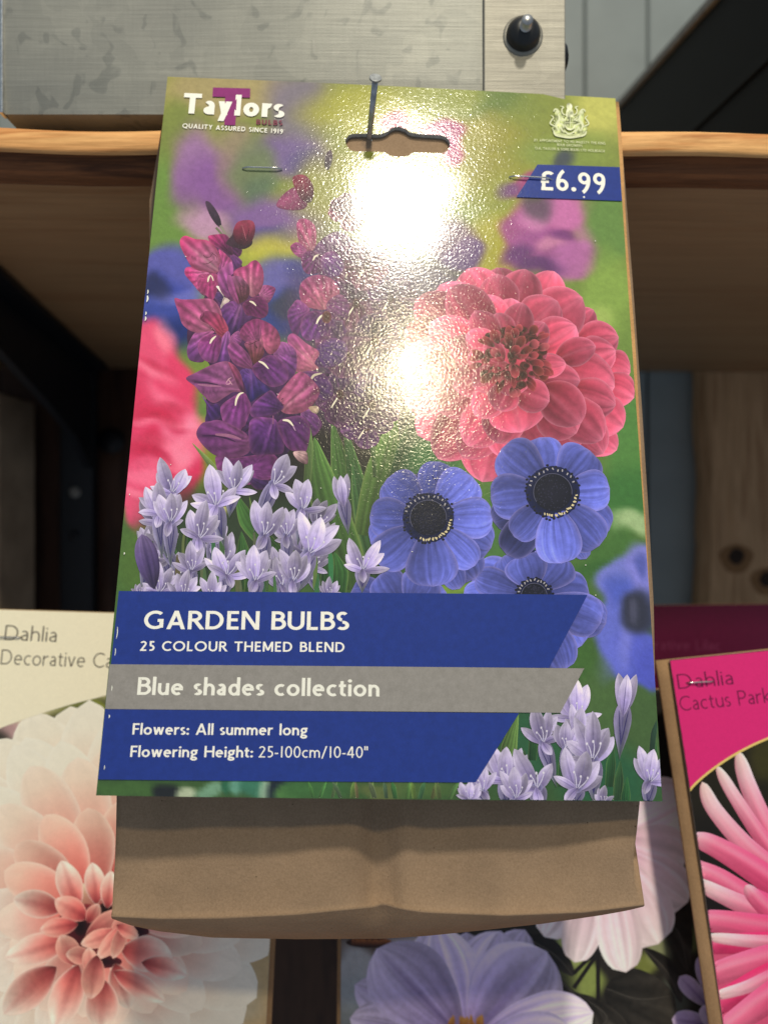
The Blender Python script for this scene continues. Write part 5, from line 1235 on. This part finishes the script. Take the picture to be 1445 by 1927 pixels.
# --- the paper bag behind the card
def main_bag():
    n = 90
    sx = np.linspace(0, 1, n)
    plane = lambda x, y: (CARD[0] @ CN) / (np.stack([(x - CX) / F, np.ones_like(x), -(y - CY) / F], -1) @ CN)
    rows = []
    def row(xl, xr, y, dep, wave=0.0, k=1.0, bulge=0.0):
        x = xl + (xr - xl) * sx
        y = y(x) if callable(y) else np.full(n, float(y)) if np.ndim(y) == 0 else y
        d = dep(x, y) if callable(dep) else np.full(n, float(dep))
        fold = np.exp(-((x - 716) / 34) ** 2) * .0040 - .0016 * np.exp(-((x - 760) / 26) ** 2)
        wv = .0011 * np.sin((x - 180) / 92.0) + .0007 * np.sin((x) / 41.0 + y / 60) + fold
        wv = wv - np.where(y > 1400, .0011 * np.exp(-np.abs(x - 724) / 9) - .0007 * np.exp(-np.abs(x - 700) / 12), 0) + .0005 * (noise2(x / 55, y / 40, 4) - .5) + .0004 * np.abs(noise2(x / 23 + y / 31, y / 60, 9) - .5)
        d = d + wave * wv - bulge * np.sin(np.pi * np.clip(sx, 0, 1)) ** .6
        P = np.stack([(x - CX) / F * d, d, -(y - CY) / F * d], -1)
        rows.append(P)
    el = lambda y: 316 + (y - 145) * (191 - 316) / 1352 
    er = lambda y: 1157 + (y - 186) * (1254 - 1157) / 1322
    for y, off, ext in ((190, .0011, 7), (330, .0012, 8), (520, .0014, 8), (760, .0018, 8), (960, .0024, 6), (1130, .0034, 3), (1260, .0058, -4), (1360, .0095, -18)):
        yy = y
        row(el(y) + 3 + (0 if y < 1000 else (y - 1000) * .05), er(y) + ext, (lambda x, yy=yy: yy + (x - 722) * .035 * (1 if yy < 400 else .3)), lambda x, y_, off=off: plane(x, y_) + off, 0.0 if y < 1100 else .3)
    row(219, 1206, lambda x: 1450 + 0 * x, lambda x, y: .2090 + 0 * x, .8)
    row(220, 1204, lambda x: 1500 + 0 * x, lambda x, y: .2090 + 0 * x, 1.0)
    row(219, 1198, lambda x: 1560 + 0 * x, lambda x, y: .2080 + 0 * x, 1.0)
    row(217, 1191, lambda x: 1620 + 0 * x, lambda x, y: .2066 + 0 * x, 1.0)
    cre = lambda x: np.interp(x, [210, 300, 420, 560, 640, 705, 722, 745, 800, 950, 1100, 1212], [1724, 1728, 1727, 1720, 1712, 1706, 1700, 1708, 1716, 1722, 1716, 1702])
    row(213, 1194, lambda x: cre(x) * .5 + 820, lambda x, y: .2070 + 0 * x, 1.0)
    row(212, 1200, lambda x: cre(x) * .8 + 330, lambda x, y: .2056 + 0 * x, 1.0)
    row(211, 1209, lambda x: cre(x) - 3.5, lambda x, y: .2052 + 0 * x, .8)
    row(210, 1212, lambda x: cre(x) - .5, lambda x, y: .2047 + 0 * x, .8)
    row(210, 1212, lambda x: cre(x) + 2.5, lambda x, y: .2052 + 0 * x, .8)
    out = lambda x: np.interp(x, [210, 250, 300, 400, 560, 720, 800, 900, 1020, 1130, 1180, 1213], [1728, 1742, 1752, 1764, 1767, 1766, 1761, 1751, 1738, 1722, 1713, 1705])
    row(210.5, 1211.5, lambda x: cre(x) * .75 + out(x) * .25 + 1.0, lambda x, y: .2062 + 0 * x, .7)
    row(211, 1211, lambda x: cre(x) * .4 + out(x) * .6 + 1.0, lambda x, y: .2095 + 0 * x, .6)
    row(212, 1210, lambda x: out(x) + .5, lambda x, y: .2150 + 0 * x, .4)
    # under side and back
    X = np.linspace(rows[-1][0, 0], rows[-1][-1, 0], n)
    last = rows[-1]
    r1 = last.copy(); r1[:, 1] = .250 - .010 * np.abs(2 * sx - 1) ** 3; r1[:, 2] += .002; rows.append(r1)
    for z, y in ((-.06, .252), (0.0, .2545), (.06, .2585), (.105, CARD[0][1] + .006)):
        r = r1.copy(); r[:, 2] = z; r[:, 1] = (y if z < .1 else .2495) - .008 * (np.abs(2 * sx - 1) ** 3) * (1 if z < .1 else 0); rows.append(r)
    V = np.concatenate(rows); R = len(rows); Fs = []
    for j in range(R - 1):
        for i in range(n - 1): Fs.append((j * n + i, (j + 1) * n + i, (j + 1) * n + i + 1, j * n + i + 1))
    # close both sides, front edge to back edge
    nf = 20
    for e in (0, n - 1):
        fr = [j * n + e for j in range(nf)]; bk = [j * n + e for j in range(nf, R)][::-1]
        # ladder between the two chains by height
        i = 0; j = 0
        fr2 = fr[::1]; bk2 = bk[::1]
        while i < len(fr2) - 1 or j < len(bk2) - 1:
            if j == len(bk2) - 1 or (i < len(fr2) - 1 and V[fr2[i + 1], 2] >= V[bk2[j + 1], 2]):
                Fs.append((fr2[i], fr2[i + 1], bk2[j])); i += 1
            else:
                Fs.append((fr2[i], bk2[j + 1], bk2[j])); j += 1
    return obj('paper_bag', V, Fs, M_KRAFT, packet, main_base, True)
main_bag()

def backing():
    uu = np.linspace(.002, CW + .00135, 30); vv = np.linspace(.0006, .205, 60)
    a, b = np.meshgrid(uu, vv); a = a - np.where(a > CW - .002, np.clip((b - .12) / .085, 0, 1) * .0016, 0) + np.where(a > CW - .002, .0002 * np.sin(b * 90), 0)
    n, m = 30, 60; P = np.concatenate([MS.pos(a, b, -.0007 - .0010 * np.clip(b / .2, 0, 1)).reshape(-1, 3), MS.pos(a, b, -.0012 - .0010 * np.clip(b / .2, 0, 1)).reshape(-1, 3)])
    keep = lambda j, i: not (.030 > vv[j] > .004 and .045 < uu[i] < .105)
    f = []
    for o in (0, n * m):
        for j in range(m - 1):
            for i in range(n - 1):
                if keep(j, i): f.append((o + j * n + i, o + j * n + i + 1, o + (j + 1) * n + i + 1, o + (j + 1) * n + i))
    for j in range(m - 1):
        for i in (0, n - 1): f.append((j * n + i, (j + 1) * n + i, n * m + (j + 1) * n + i, n * m + j * n + i))
    for i in range(n - 1):
        for j in (0, m - 1): f.append((j * n + i, j * n + i + 1, n * m + j * n + i + 1, n * m + j * n + i))
    obj('backing_board', P, f, M_BACK, packet, main_base, True)
backing()
def wear():
    k = Ink(MS)
    for (y, l, w_) in ((549, 8, 2.2), (560, 12, 3.2), (590, 6, 2.4), (599, 8, 2.8), (1040, 4, 2.2), (930, 3, 1.6), (1180, 22, 1.6), (1220, 14, 1.4), (1290, 10, 1.6), (1345, 6, 2.2), (1440, 8, 1.5)):
        x = 316 + (y - 145) * (191 - 316) / 1352 + 1.6
        k.stroke([(x + .6, y), (x + w_ * .4, y + l * .5), (x - .09 * l + .4, y + l)], w_, (236, 236, 226), taper=True)
    for x in (320, 338, 470, 700, 755, 905, 1010, 1060, 1190):
        k.stroke([(x, 1497 + (x - 191) * .0103), (x + 4 + 14 * rd(), 1497.3 + (x - 185) * .0103)], 1.2 + rd(), (230, 230, 220), taper=True)
    for _ in range(14):
        x = 240 + 900 * rd(); y = 240 + 1200 * rd(); k.disc(x, y, .9 + .7 * rd(), .9, (232, 230, 222), (214, 212, 204), n=7, rings=2)
    k.disc(1097, 373.5, 1.8, 1.8, (246, 246, 240), (236, 236, 230), n=8, rings=2)
    k.build('edge_wear', M_GLOSS, card)['kind'] = 'stuff'
wear()
def staple(pa, pb, sheet, parent):
    u, v = sheet.uv(np.array([pa[0], pb[0]]), np.array([pa[1], pb[1]]))
    uu = np.linspace(u[0], u[1], 9); vv = np.linspace(v[0], v[1], 9)
    up = np.array([-.0012] + [.0002] + [.0008] * 7 + [.0002] + [-.0012])
    uu = np.concatenate([[uu[0]], uu, [uu[-1]]]); vv = np.concatenate([[vv[0]], vv, [vv[-1]]])
    P = sheet.pos(uu, vv, np.where(up > 0, up + .0002, up))
    v_, f_ = tube(P, .00026, 8)
    return obj('staple', v_, f_, M_STAPLE, parent, sheet.base)
staple((458, 322), (531, 324), MS, packet); staple((957, 337), (1036, 341), MS, packet)

# ================================================================== THE PACKETS STANDING BEHIND
def small_packet(label, tl, d, roll, tilt, W, H, colour, ext=(.0015, .0015), depth=.028, yaw=0.0, mat=None, drop=.016):
    p0 = px(tl[0], tl[1], d)
    U = np.array([math.cos(roll) * math.cos(yaw), math.sin(yaw), math.sin(roll)])
    Vd = np.array([math.sin(roll) * math.cos(tilt), -math.sin(tilt), -math.cos(roll) * math.cos(tilt)])
    sh = Sheet(p0, p0 + U * W, p0 + Vd * H, W, H, base=p0,
               bow=lambda u, v: .0012 * np.sin(np.pi * np.clip(u / W, 0, 1)) + .0008 * np.sin(7 * v / H + 3 * u / W))
    sh.dz = 1.1e-6
    t = thing('bulb_packet', label, 'bulb packet', tuple(p0), 'bulb packets on the shelves')
    cd = base_card(sh, colour, [mat or M_SEMI, M_EDGE], t, 'header_card', step=.0011)
    # the filled bag behind
    n = 28; vs = []; fs = []
    prof = [(-.0002, .0006), (.03, .5), (.35, .9), (.8, 1.0), (1.02, .9), (1.0 + drop / H, .55)]
    rows = []
    for (b, k) in prof:
        for side in (0, 1):
            for a in np.linspace(0, 1, n):
                u = -ext[0] + (W + ext[0] + ext[1]) * a; v = b * H
                ed = max(1 - abs(2 * a - 1) ** 4, 0)
                f = -.0012 - .0004 * (1 - ed)
                g = f - (.002 + depth * k * ed ** .5) if side else f
                vs.append(sh.P0 + u * sh.U + v * sh.V + sh.N * (g + (.0008 * math.sin(a * 9 + b * 7) if side else 0)))
    R = len(prof)
    idx = lambda j, s_, i: (j * 2 + s_) * n + i
    for j in range(R - 1):
        for i in range(n - 1):
            fs.append((idx(j, 0, i), idx(j + 1, 0, i), idx(j + 1, 0, i + 1), idx(j, 0, i + 1)))
            fs.append((idx(j, 1, i), idx(j, 1, i + 1), idx(j + 1, 1, i + 1), idx(j + 1, 1, i)))
        fs.append((idx(j, 0, 0), idx(j, 1, 0), idx(j + 1, 1, 0), idx(j + 1, 0, 0)))
        fs.append((idx(j, 0, n - 1), idx(j + 1, 0, n - 1), idx(j + 1, 1, n - 1), idx(j, 1, n - 1)))
    for i in range(n - 1):
        fs.append((idx(R - 1, 0, i), idx(R - 1, 1, i), idx(R - 1, 1, i + 1), idx(R - 1, 0, i + 1)))
        fs.append((idx(0, 0, i), idx(0, 0, i + 1), idx(0, 1, i + 1), idx(0, 1, i)))
    obj('paper_bag', vs, fs, M_KRAFTC, t, p0, True)
    return t, cd, sh

def up_line(sheet, x0, x1, v0):
    """measured line along the sheet at depth v0 (metres below its top)"""
    P0 = sheet.P0 + v0 * sheet.V
    out = []
    for x in np.linspace(x0, x1, 20):
        k = (x - CX) / F                                    # solve X = k*Y along the line
        a = (k * P0[1] - P0[0]) / (sheet.U[0] - k * sheet.U[1]); q = P0 + a * sheet.U
        out.append((x, -q[2] / q[1] * F + CY))
    return out

# ---- left: pale decorative dahlia
def left_colour(X, Y):
    return blobs(X, Y, (206, 176, 130), [
        (60, 1330, 500, 120, (236, 222, 182)), (190, 1350, 90, 46, (112, 118, 58), 1, 1.3), (130, 1352, 40, 16, (70, 66, 40), .8, 1.5), (212, 1330, 26, 20, (96, 92, 70), .8, 1.5), (150, 1350, 30, 10, (140, 146, 70), .6, 1.5), (182, 1330, 20, 16, (156, 164, 56), .8, 1.4),
        (20, 1385, 60, 26, (196, 158, 158), 1, 1.3), (8, 1410, 30, 30, (52, 48, 44), 1, 1.3), (-60, 1450, 90, 90, (70, 66, 54), 1, 1.4),
        (120, 1560, 190, 170, (238, 226, 204), 1, 1.2), (20, 1720, 130, 90, (234, 190, 116), .95, 1.4), (30, 1880, 130, 90, (228, 172, 110), .95, 1.4), (150, 1900, 120, 50, (222, 160, 112), .9, 1.4), (300, 1880, 60, 70, (206, 168, 130), .9, 1.4),
        (470, 1800, 90, 70, (196, 170, 128), .95, 1.4), (430, 1880, 70, 60, (190, 176, 150), .9, 1.4), (230, 1740, 120, 60, (176, 84, 80), .9, 1.4)])
lt, lc, LS = small_packet('pale cream dahlia bulb packet with white and coral flower at the left', (-182, 1141), .288, -.030, math.radians(8), .149, .236, left_colour)
def left_print():
    arc = [(-170, 1460), (-80, 1412), (0, 1372), (30, 1360), (60, 1349), (100, 1336), (140, 1324), (180, 1314), (212, 1306), (300, 1290), (400, 1280), (520, 1276)]
    arc = smooth_path(arc, 60)
    top = np.array(up_line(LS, -300, 560, .0)); top = np.stack([np.interp(np.linspace(0, 1, 60), np.linspace(0, 1, 20), top[:, i]) for i in (0, 1)], 1)
    top[:, 0] = arc[:, 0] + (top[:, 0] - arc[:, 0]) * 0; 
    xs = np.array(up_line(LS, -320, 600, .0)); top[:, 1] = np.interp(top[:, 0], xs[:, 0], xs[:, 1])
    k = Ink(LS)
    k2 = k
    # flower first
    c = np.array([196, 1722.])
    def pt(an, l, L, wd, inner, outer, bend=0, tipc=None, **kw):
        q = math.radians(an); d = np.array([math.cos(q), -math.sin(q)])
        b = c + d * (l - L); t = c + d * l
        kw.setdefault('a', 1.1); kw.setdefault('e', .62)
        k.petal(b, t, wd, [(0, inner), (.45, (np.array(inner) + np.array(outer)) / 2), (.8, outer), (1, tipc or outer)], bend=bend, ns=20, nt=17, seed=rd() * 60, nz=.03, **kw)
    CREAM = (240, 231, 212); PEACH = (240, 200, 178); CORAL = (232, 148, 132)
    # far back petals
    for an in np.arange(-175, 190, 15):
        q = an + (rd() - .5) * 8
        up_ = 1 if 20 < (q % 360) < 165 else .0
        l = (395 if up_ else 330) + (rd() - .5) * 40
        out = np.array(CREAM) * (1.0 if up_ else .985) if up_ else np.array((236, 226, 212.))
        pt(q, l, 240, 128, PEACH if up_ else (222, 176, 150), out, edge=((246, 241, 228), .6, 5), vein=(.02, 5), a=1.3)
    for (tx, ty, w0) in ((172, 1316, 130), (52, 1386, 130), (30, 1400, 110), (232, 1340, 120), (-40, 1480, 120), (118, 1392, 120)):
        d = np.array([tx, ty]) - c; pt(math.degrees(math.atan2(-d[1], d[0])), np.hypot(*d), 250, w0, PEACH, (240, 233, 216), edge=((244, 240, 228), .5, 5), a=1.05, e=.7)
    for an in np.arange(-168, 190, 18):
        q = an + (rd() - .5) * 10; up_ = 20 < (q % 360) < 165
        l = (300 if up_ else 262) + (rd() - .5) * 36
        pt(q, l, 200, 100, CORAL if up_ else (212, 132, 112), (240, 216, 196) if up_ else (240, 226, 212), edge=((248, 240, 226), .55, 4), vein=(.03, 5), a=1.15)
    for an in np.arange(-160, 195, 20):
        q = an + (rd() - .5) * 10; up_ = 20 < (q % 360) < 165
        l = (215 if up_ else 200) + (rd() - .5) * 24
        pt(q, l, 150, 82, (222, 104, 96), (240, 190, 170) if up_ else (238, 208, 192), edge=((250, 226, 208), .7, 4), side=.10 if rd() < .5 else -.10, a=1.15)
    # cupped petals with a pale rim and a deep inside
    def cup(x, y, an, L, wd, deep=(186, 62, 70), mid=(228, 132, 122), rim=(246, 220, 204)):
        q = math.radians(an); d = np.array([math.cos(q), -math.sin(q)]); b = np.array([x, y]) - d * L * .5; t = np.array([x, y]) + d * L * .5
        L *= 1.2; wd *= 1.12; b = np.array([x, y]) - d * L * .55; t = np.array([x, y]) + d * L * .5
        D_, M_, R_ = np.array(deep, float) * .6 + np.array((222, 116, 108)) * .4, np.array(mid, float), np.array(rim, float)
        k.petal(b, t, wd, [(0, D_ * .55), (.12, D_ * .9), (.34, M_ * .9 + D_ * .1), (.62, M_ * .45 + R_ * .55), (.85, R_), (1, (250, 242, 230))], a=1.05, e=.76, ns=26, nt=25, nz=.05, edge=(R_, .9, 5), rib=(D_ * .85, .45, .30), vein=(.05, 6), side=(.16 if rd() < .5 else -.16), seed=rd() * 40, bend=(rd() - .5) * 10)
    def g(x, y): return x / 4.25, 1620 + y / 4.25
    k.disc(*g(700, 560), 62, 52, (70, 22, 30), (160, 62, 66)); k.disc(*g(650, 520), 13, 18, (34, 18, 20), (60, 26, 30)); k.disc(*g(840, 800), 34, 12, (46, 20, 26), (110, 40, 50)); k.disc(*g(850, 380), 14, 12, (40, 24, 22), (84, 40, 36)); k.disc(*g(1090, 560), 26, 12, (48, 18, 28), (110, 44, 50))
    for args in ((300, 340, 168, 320, 200), (560, 180, 108, 330, 190), (760, 170, 96, 270, 150), (880, 220, 84, 240, 130), (300, 700, 196, 440, 220), (1190, 730, -8, 330, 260), (240, 1040, 222, 450, 250), (540, 1090, 250, 430, 240), (990, 1000, -72, 300, 190), (820, 1150, 268, 330, 240), (1130, 1000, -30, 380, 170), (1330, 860, -16, 300, 170)):
        cup(*g(args[0], args[1]), args[2], args[3] / 4.25, args[4] / 4.25)
    for args in ((570, 380, 150, 240, 170), (470, 530, 190, 250, 140), (750, 410, 60, 140, 100)):
        cup(*g(args[0], args[1]), args[2], args[3] / 4.25, args[4] / 4.25, (170, 40, 54), (220, 110, 104), (240, 176, 160))
    # curled heart: small rolled petals
    for x, y, an, L, wd in ((880, 500, 30, 330, 190), (1000, 520, 60, 220, 150), (800, 610, 200, 260, 130), (900, 640, 230, 300, 120), (960, 640, 250, 240, 100), (560, 700, 120, 220, 170), (640, 760, 170, 180, 130), (740, 800, 100, 200, 120), (760, 930, 262, 280, 170), (1030, 560, 330, 160, 100)):
        cup(*g(x, y), an, L / 4.25, wd / 4.25, (168, 62, 70), (222, 126, 118), (240, 176, 158))
    k.build('dahlia_picture', M_SEMI, lc)
    k = Ink(LS); k.ruled(top, arc, (244, 235, 208), 14); k.build('title_panel', M_SEMI, lc)
    k = Ink(LS)
    text(k, 'Dahlia', (13, 1204), (111.5, 1208), 28, .085, (92, 84, 76), .12); text(k, 'Decorative Cafe', (6, 1249.5), (245, 1257.8), 28, .085, (92, 84, 76), .12)
    k.build('title_lettering', M_SEMI, lc)
    staple((-40, 1197), (48, 1199), LS, lt)
left_print()

# ---- middle: lilac and pale pink dahlias, half hidden
def mid_colour(X, Y):
    return blobs(X, Y, (48, 45, 42), [
        (690, 1790, 70, 40, (96, 80, 74), .9, 1.4), (660, 1840, 50, 60, (176, 180, 190), .9, 1.3), (665, 1900, 40, 50, (150, 160, 170), .8, 1.4), (770, 1775, 40, 26, (190, 180, 190), .9, 1.4),
        (1070, 1790, 22, 60, (172, 186, 116), .95, 1.3), (1100, 1840, 34, 46, (150, 166, 90), .95, 1.3), (1215, 1810, 22, 26, (140, 150, 76), .9, 1.4), (1240, 1770, 18, 40, (176, 184, 136), .8, 1.5), (1295, 1770, 20, 30, (120, 130, 80), .8, 1.5),
        (1050, 1870, 40, 60, (60, 62, 48), .9, 1.4), (1265, 1880, 20, 40, (110, 118, 110), .7, 1.5), (1290, 1600, 30, 30, (150, 150, 110), .8, 1.4)])
mt, mc, MDS = small_packet('lilac and pale pink dahlia bulb packet half hidden under the big packet', (646, 1296), .300, -.002, math.radians(7), .149, .215, mid_colour)
def mid_print():
    k = Ink(MDS)
    def m(x, y): return 640 + x / 2.19, 1470 + y / 2.19
    # dark serrated leaves
    for pts_, v in (([(1090, 850), (1180, 770), (1290, 800), (1370, 880), (1360, 1010), (1180, 1010), (1110, 940)], (54, 51, 48)), ([(1250, 690), (1340, 720), (1400, 800), (1400, 910), (1330, 800)], (50, 47, 46)), ([(1330, 570), (1400, 500), (1450, 620), (1430, 780), (1370, 680)], (56, 53, 50)), ([(890, 800), (960, 860), (1060, 900), (1080, 1010), (960, 960)], (42, 40, 38)), ([(1020, 900), (1120, 930), (1180, 1010), (1060, 1020)], (50, 47, 44)), ([(760, 640), (860, 640), (940, 720), (960, 800), (880, 760)], (40, 38, 38))):
        P_ = [m(*q) for q in pts_]; k.poly(P_, [(0, np.array(v) * .7), (1, np.array(v) * 1.3)], (P_[0], P_[3]), vein=(.28, 18), seed=rd() * 30)
        k.stroke([P_[0], tuple(np.mean(P_, 0)), P_[3]], 2, (84, 80, 76), taper=True)
    for q in (((960, 850), (1050, 720)), ((1060, 690), (1060, 900)), ((1060, 690), (960, 790))): k.stroke([m(*q[0]), m(*q[1])], 8, (36, 32, 34))
    k.disc(*m(120, 665), 44, 10, (70, 36, 30), (44, 26, 26))
    for i in range(16): k.petal(m(50 + i * 10, 680), m(54 + i * 10 + 6 * rd(), 652 - 8 * rd()), 5, [(0, (60, 30, 24)), (1, (180, 110, 60))], ns=6, nt=5)
    # pale pink dahlia
    c = np.array(m(1080, 250))
    for (tx, ty, wd, br) in ((1440, 60, 250, 1.0), (1425, 330, 230, .97), (840, 640, 170, .92), (965, 745, 150, .96), (1432, 500, 210, 1.02), (1310, 670, 240, 1.0), (1175, 785, 170, .98)):
        b = np.array(m(tx, ty)); 
        k.petal(c, b, wd / 2.19 * 1.1, [(0, np.array((226, 160, 204)) * br), (.5, np.array((246, 212, 230)) * br), (1, np.array((252, 234, 242)) * br)], a=1.9, e=.48, edge=((246, 232, 236), .45, 5), vein=(.20, 7), seed=rd() * 70, ns=26, nt=25, nz=.04, bw=.25, side=(.12 if rd() < .5 else -.12))
    # pale lilac dahlia at the bottom
    c = np.array(m(520, 1080))
    P0 = (152, 138, 204)
    for (tx, ty, wd, br) in ((520, 620, 170, .92), (760, 610, 200, .96), (330, 630, 190, 1.05), (60, 840, 190, .98), (660, 615, 260, 1.05), (390, 600, 230, .98), (40, 980, 200, 1.06), (150, 690, 300, 1.02), (850, 700, 340, 1.02), (1040, 950, 240, 1.12), (960, 1040, 200, 1.1)):
        k.petal(c, np.array(m(tx, ty)), wd / 2.19 * 1.12, [(0, np.array((150, 112, 160)) * br), (.3, np.array((184, 166, 228)) * br), (.7, np.array((204, 190, 240)) * br), (1, np.array((216, 204, 244)) * br)], a=1.55, e=.66, edge=((206, 198, 236), .4, 6), rib=((104, 84, 152), .4, .10), vein=(.26, 9), seed=rd() * 70, ns=28, nt=27, nz=.05, bw=.22, side=.22 * (1 if rd() < .5 else -1))
    k.disc(*m(520, 1030), 34, 14, (170, 110, 60), (130, 84, 90))
    for i in range(26): x = 440 + 150 * rd(); k.petal(m(x, 1020), m(x + 30 * (rd() - .5), 955 + 30 * rd()), 6, [(0, (150, 84, 40)), (1, (214, 160, 90))], ns=6, nt=5)
    # small striped lilac flower
    for (bx, by, tx, ty, wd, col) in ((1345, 1885, 1318, 1795, 40, (186, 164, 210)), (1330, 1892, 1277, 1836, 34, (190, 168, 212)), (1345, 1900, 1350, 1815, 40, (176, 156, 204)), (1340, 1930, 1262, 1915, 44, (186, 164, 214)), (1345, 1940, 1320, 1890, 30, (200, 184, 222))):
        k.petal((bx, by), (tx, ty), wd, [(0, np.array(col) * .7), (.5, col), (1, np.array(col) * 1.1)], a=1.4, e=.5, rib=((110, 80, 150), .6, .16), edge=((224, 210, 232), .5, 5), seed=rd() * 20)
    k.build('dahlia_picture', M_SEMI, mc)
mid_print()

# ---- right: magenta cactus dahlia
def right_colour(X, Y):
    return blobs(X, Y, (38, 33, 26), [(1390, 1480, 90, 60, (40, 36, 24), 1, 1.3), (1440, 1430, 40, 40, (70, 66, 30), .9, 1.4), (1330, 1600, 60, 70, (30, 26, 22), .9, 1.4), (1360, 1700, 60, 30, (26, 18, 20), .9, 1.3), (1420, 1880, 160, 120, (236, 92, 136), .95, 1.3)])
rt, rc, RS = small_packet('magenta cactus dahlia bulb packet leaning at the right edge', (1259, 1242), .272, .105, math.radians(7), .135, .22, right_colour, ext=(.0042, .0015), yaw=.0)
def right_print():
    k = Ink(RS)
    PALE, PINK, HOT = (248, 190, 204), (244, 112, 152), (236, 54, 116)
    def cact(pts_, wd, cols, seed=0):
        p = smooth_path(pts_, 30); q = np.linspace(0, 1, 30); t = np.gradient(p, axis=0); t /= np.linalg.norm(t, axis=1, keepdims=True); n = np.c_[-t[:, 1], t[:, 0]]
        kk = np.linspace(-1, 1, 15); pr = np.sqrt(np.clip(1 - (1 - np.clip(q * 5, 0, 1)) ** 2, 0, 1)) * (.55 + .5 * q)
        P = p[:, None] + n[:, None] * (wd / 2 * pr)[:, None, None] * kk[None, :, None]
        c = grad(q[:, None] + 0 * kk[None], cols) * (1 - .16 * kk[None] + .10 * (noise2(kk[None] * 4 + seed, q[:, None] * 6, seed) - .5))[..., None]
        c = mixa(c, (250, 214, 222), (np.exp(-((kk[None] + .35) / .3) ** 2) * .30) + 0 * q[:, None]); c = mixa(c, (210, 56, 104), np.clip(kk[None] - .5, 0, 1) * .5 + 0 * q[:, None])
        k.grid(P[..., 0], P[..., 1], c)
    A = [(0, (248, 216, 210)), (.25, PALE), (.6, PINK), (1, HOT)]; B = [(0, PALE), (.3, PINK), (1, HOT)]
    cact([(1384, 1412), (1405, 1480), (1450, 1580), (1520, 1700)], 44, A, 1)
    cact([(1345, 1440), (1380, 1500), (1440, 1590), (1540, 1720)], 34, A, 2)
    cact([(1318, 1470), (1340, 1520), (1400, 1590), (1470, 1650), (1560, 1740)], 44, A, 3)
    cact([(1296, 1572), (1350, 1595), (1430, 1645), (1540, 1730)], 56, B, 4)
    cact([(1270, 1625), (1340, 1650), (1420, 1700), (1560, 1760)], 62, B, 5)
    cact([(1300, 1655), (1360, 1685), (1440, 1720), (1560, 1760)], 44, A, 6)
    cact([(1400, 1665), (1430, 1700), (1500, 1760)], 40, B, 7)
    cact([(1290, 1736), (1340, 1733), (1420, 1745), (1540, 1765)], 60, B, 8)
    cact([(1270, 1790), (1350, 1778), (1440, 1775), (1560, 1780)], 50, [(0, PINK), (.4, HOT), (1, (224, 50, 110))], 9)
    cact([(1320, 1762), (1400, 1770), (1480, 1775), (1580, 1780)], 34, A, 10)
    cact([(1300, 1850), (1370, 1825), (1450, 1805), (1560, 1790)], 66, [(0, PINK), (.4, (244, 110, 150)), (1, HOT)], 11)
    cact([(1290, 1915), (1370, 1880), (1450, 1840), (1560, 1800)], 66, [(0, PINK), (.4, HOT), (1, (224, 50, 110))], 12)
    cact([(1330, 1880), (1400, 1860), (1460, 1835), (1560, 1800)], 34, A, 14)
    cact([(1310, 1985), (1390, 1920), (1460, 1870), (1560, 1810)], 66, [(0, PINK), (.4, (244, 110, 150)), (1, HOT)], 13)
    k.build('dahlia_picture', M_SEMI, rc)
    arc = smooth_path([(1240, 1540), (1285, 1497), (1310, 1470), (1345, 1441), (1390, 1412), (1445, 1386), (1520, 1360), (1640, 1330), (1800, 1300), (2000, 1280)], 60)
    xs = np.array(up_line(RS, 1180, 2100, 0.0)); top = np.stack([arc[:, 0], np.interp(arc[:, 0], xs[:, 0], xs[:, 1])], 1)
    k = Ink(RS); k.ruled(top, arc, (232, 44, 128), 16); k.build('title_panel', M_SEMI, rc)
    k = Ink(RS); k.stroke([tuple(q) for q in arc[::3]], 4.2, (236, 206, 120)); k.build('gold_line', M_SEMI, rc)
    k = Ink(RS); text(k, 'Dahlia', (1275, 1296.5), (1377.5, 1287), 28, .085, (120, 24, 76), .12); text(k, 'Cactus Park Princess', (1279, 1338), (1571, 1307), 28, .085, (120, 24, 76), .12)
    k.build('title_lettering', M_SEMI, rc)
    # the knocked corner of the card
    staple((1290, 1284), (1340, 1281), RS, rt)
right_print()

# ---- far right: magenta packet deep under the shelf, inks darkened to carry its shade
ft, fc, FS = small_packet('plum red bulb packet with shelf shade put into its dark ink, behind the magenta one', (1150, 1140), .40, .012, math.radians(5), .149, .236, lambda X, Y: blobs(X, Y, (92, 8, 52), [(1400, 1500, 300, 160, (80, 40, 70), 1, 1.3)]))
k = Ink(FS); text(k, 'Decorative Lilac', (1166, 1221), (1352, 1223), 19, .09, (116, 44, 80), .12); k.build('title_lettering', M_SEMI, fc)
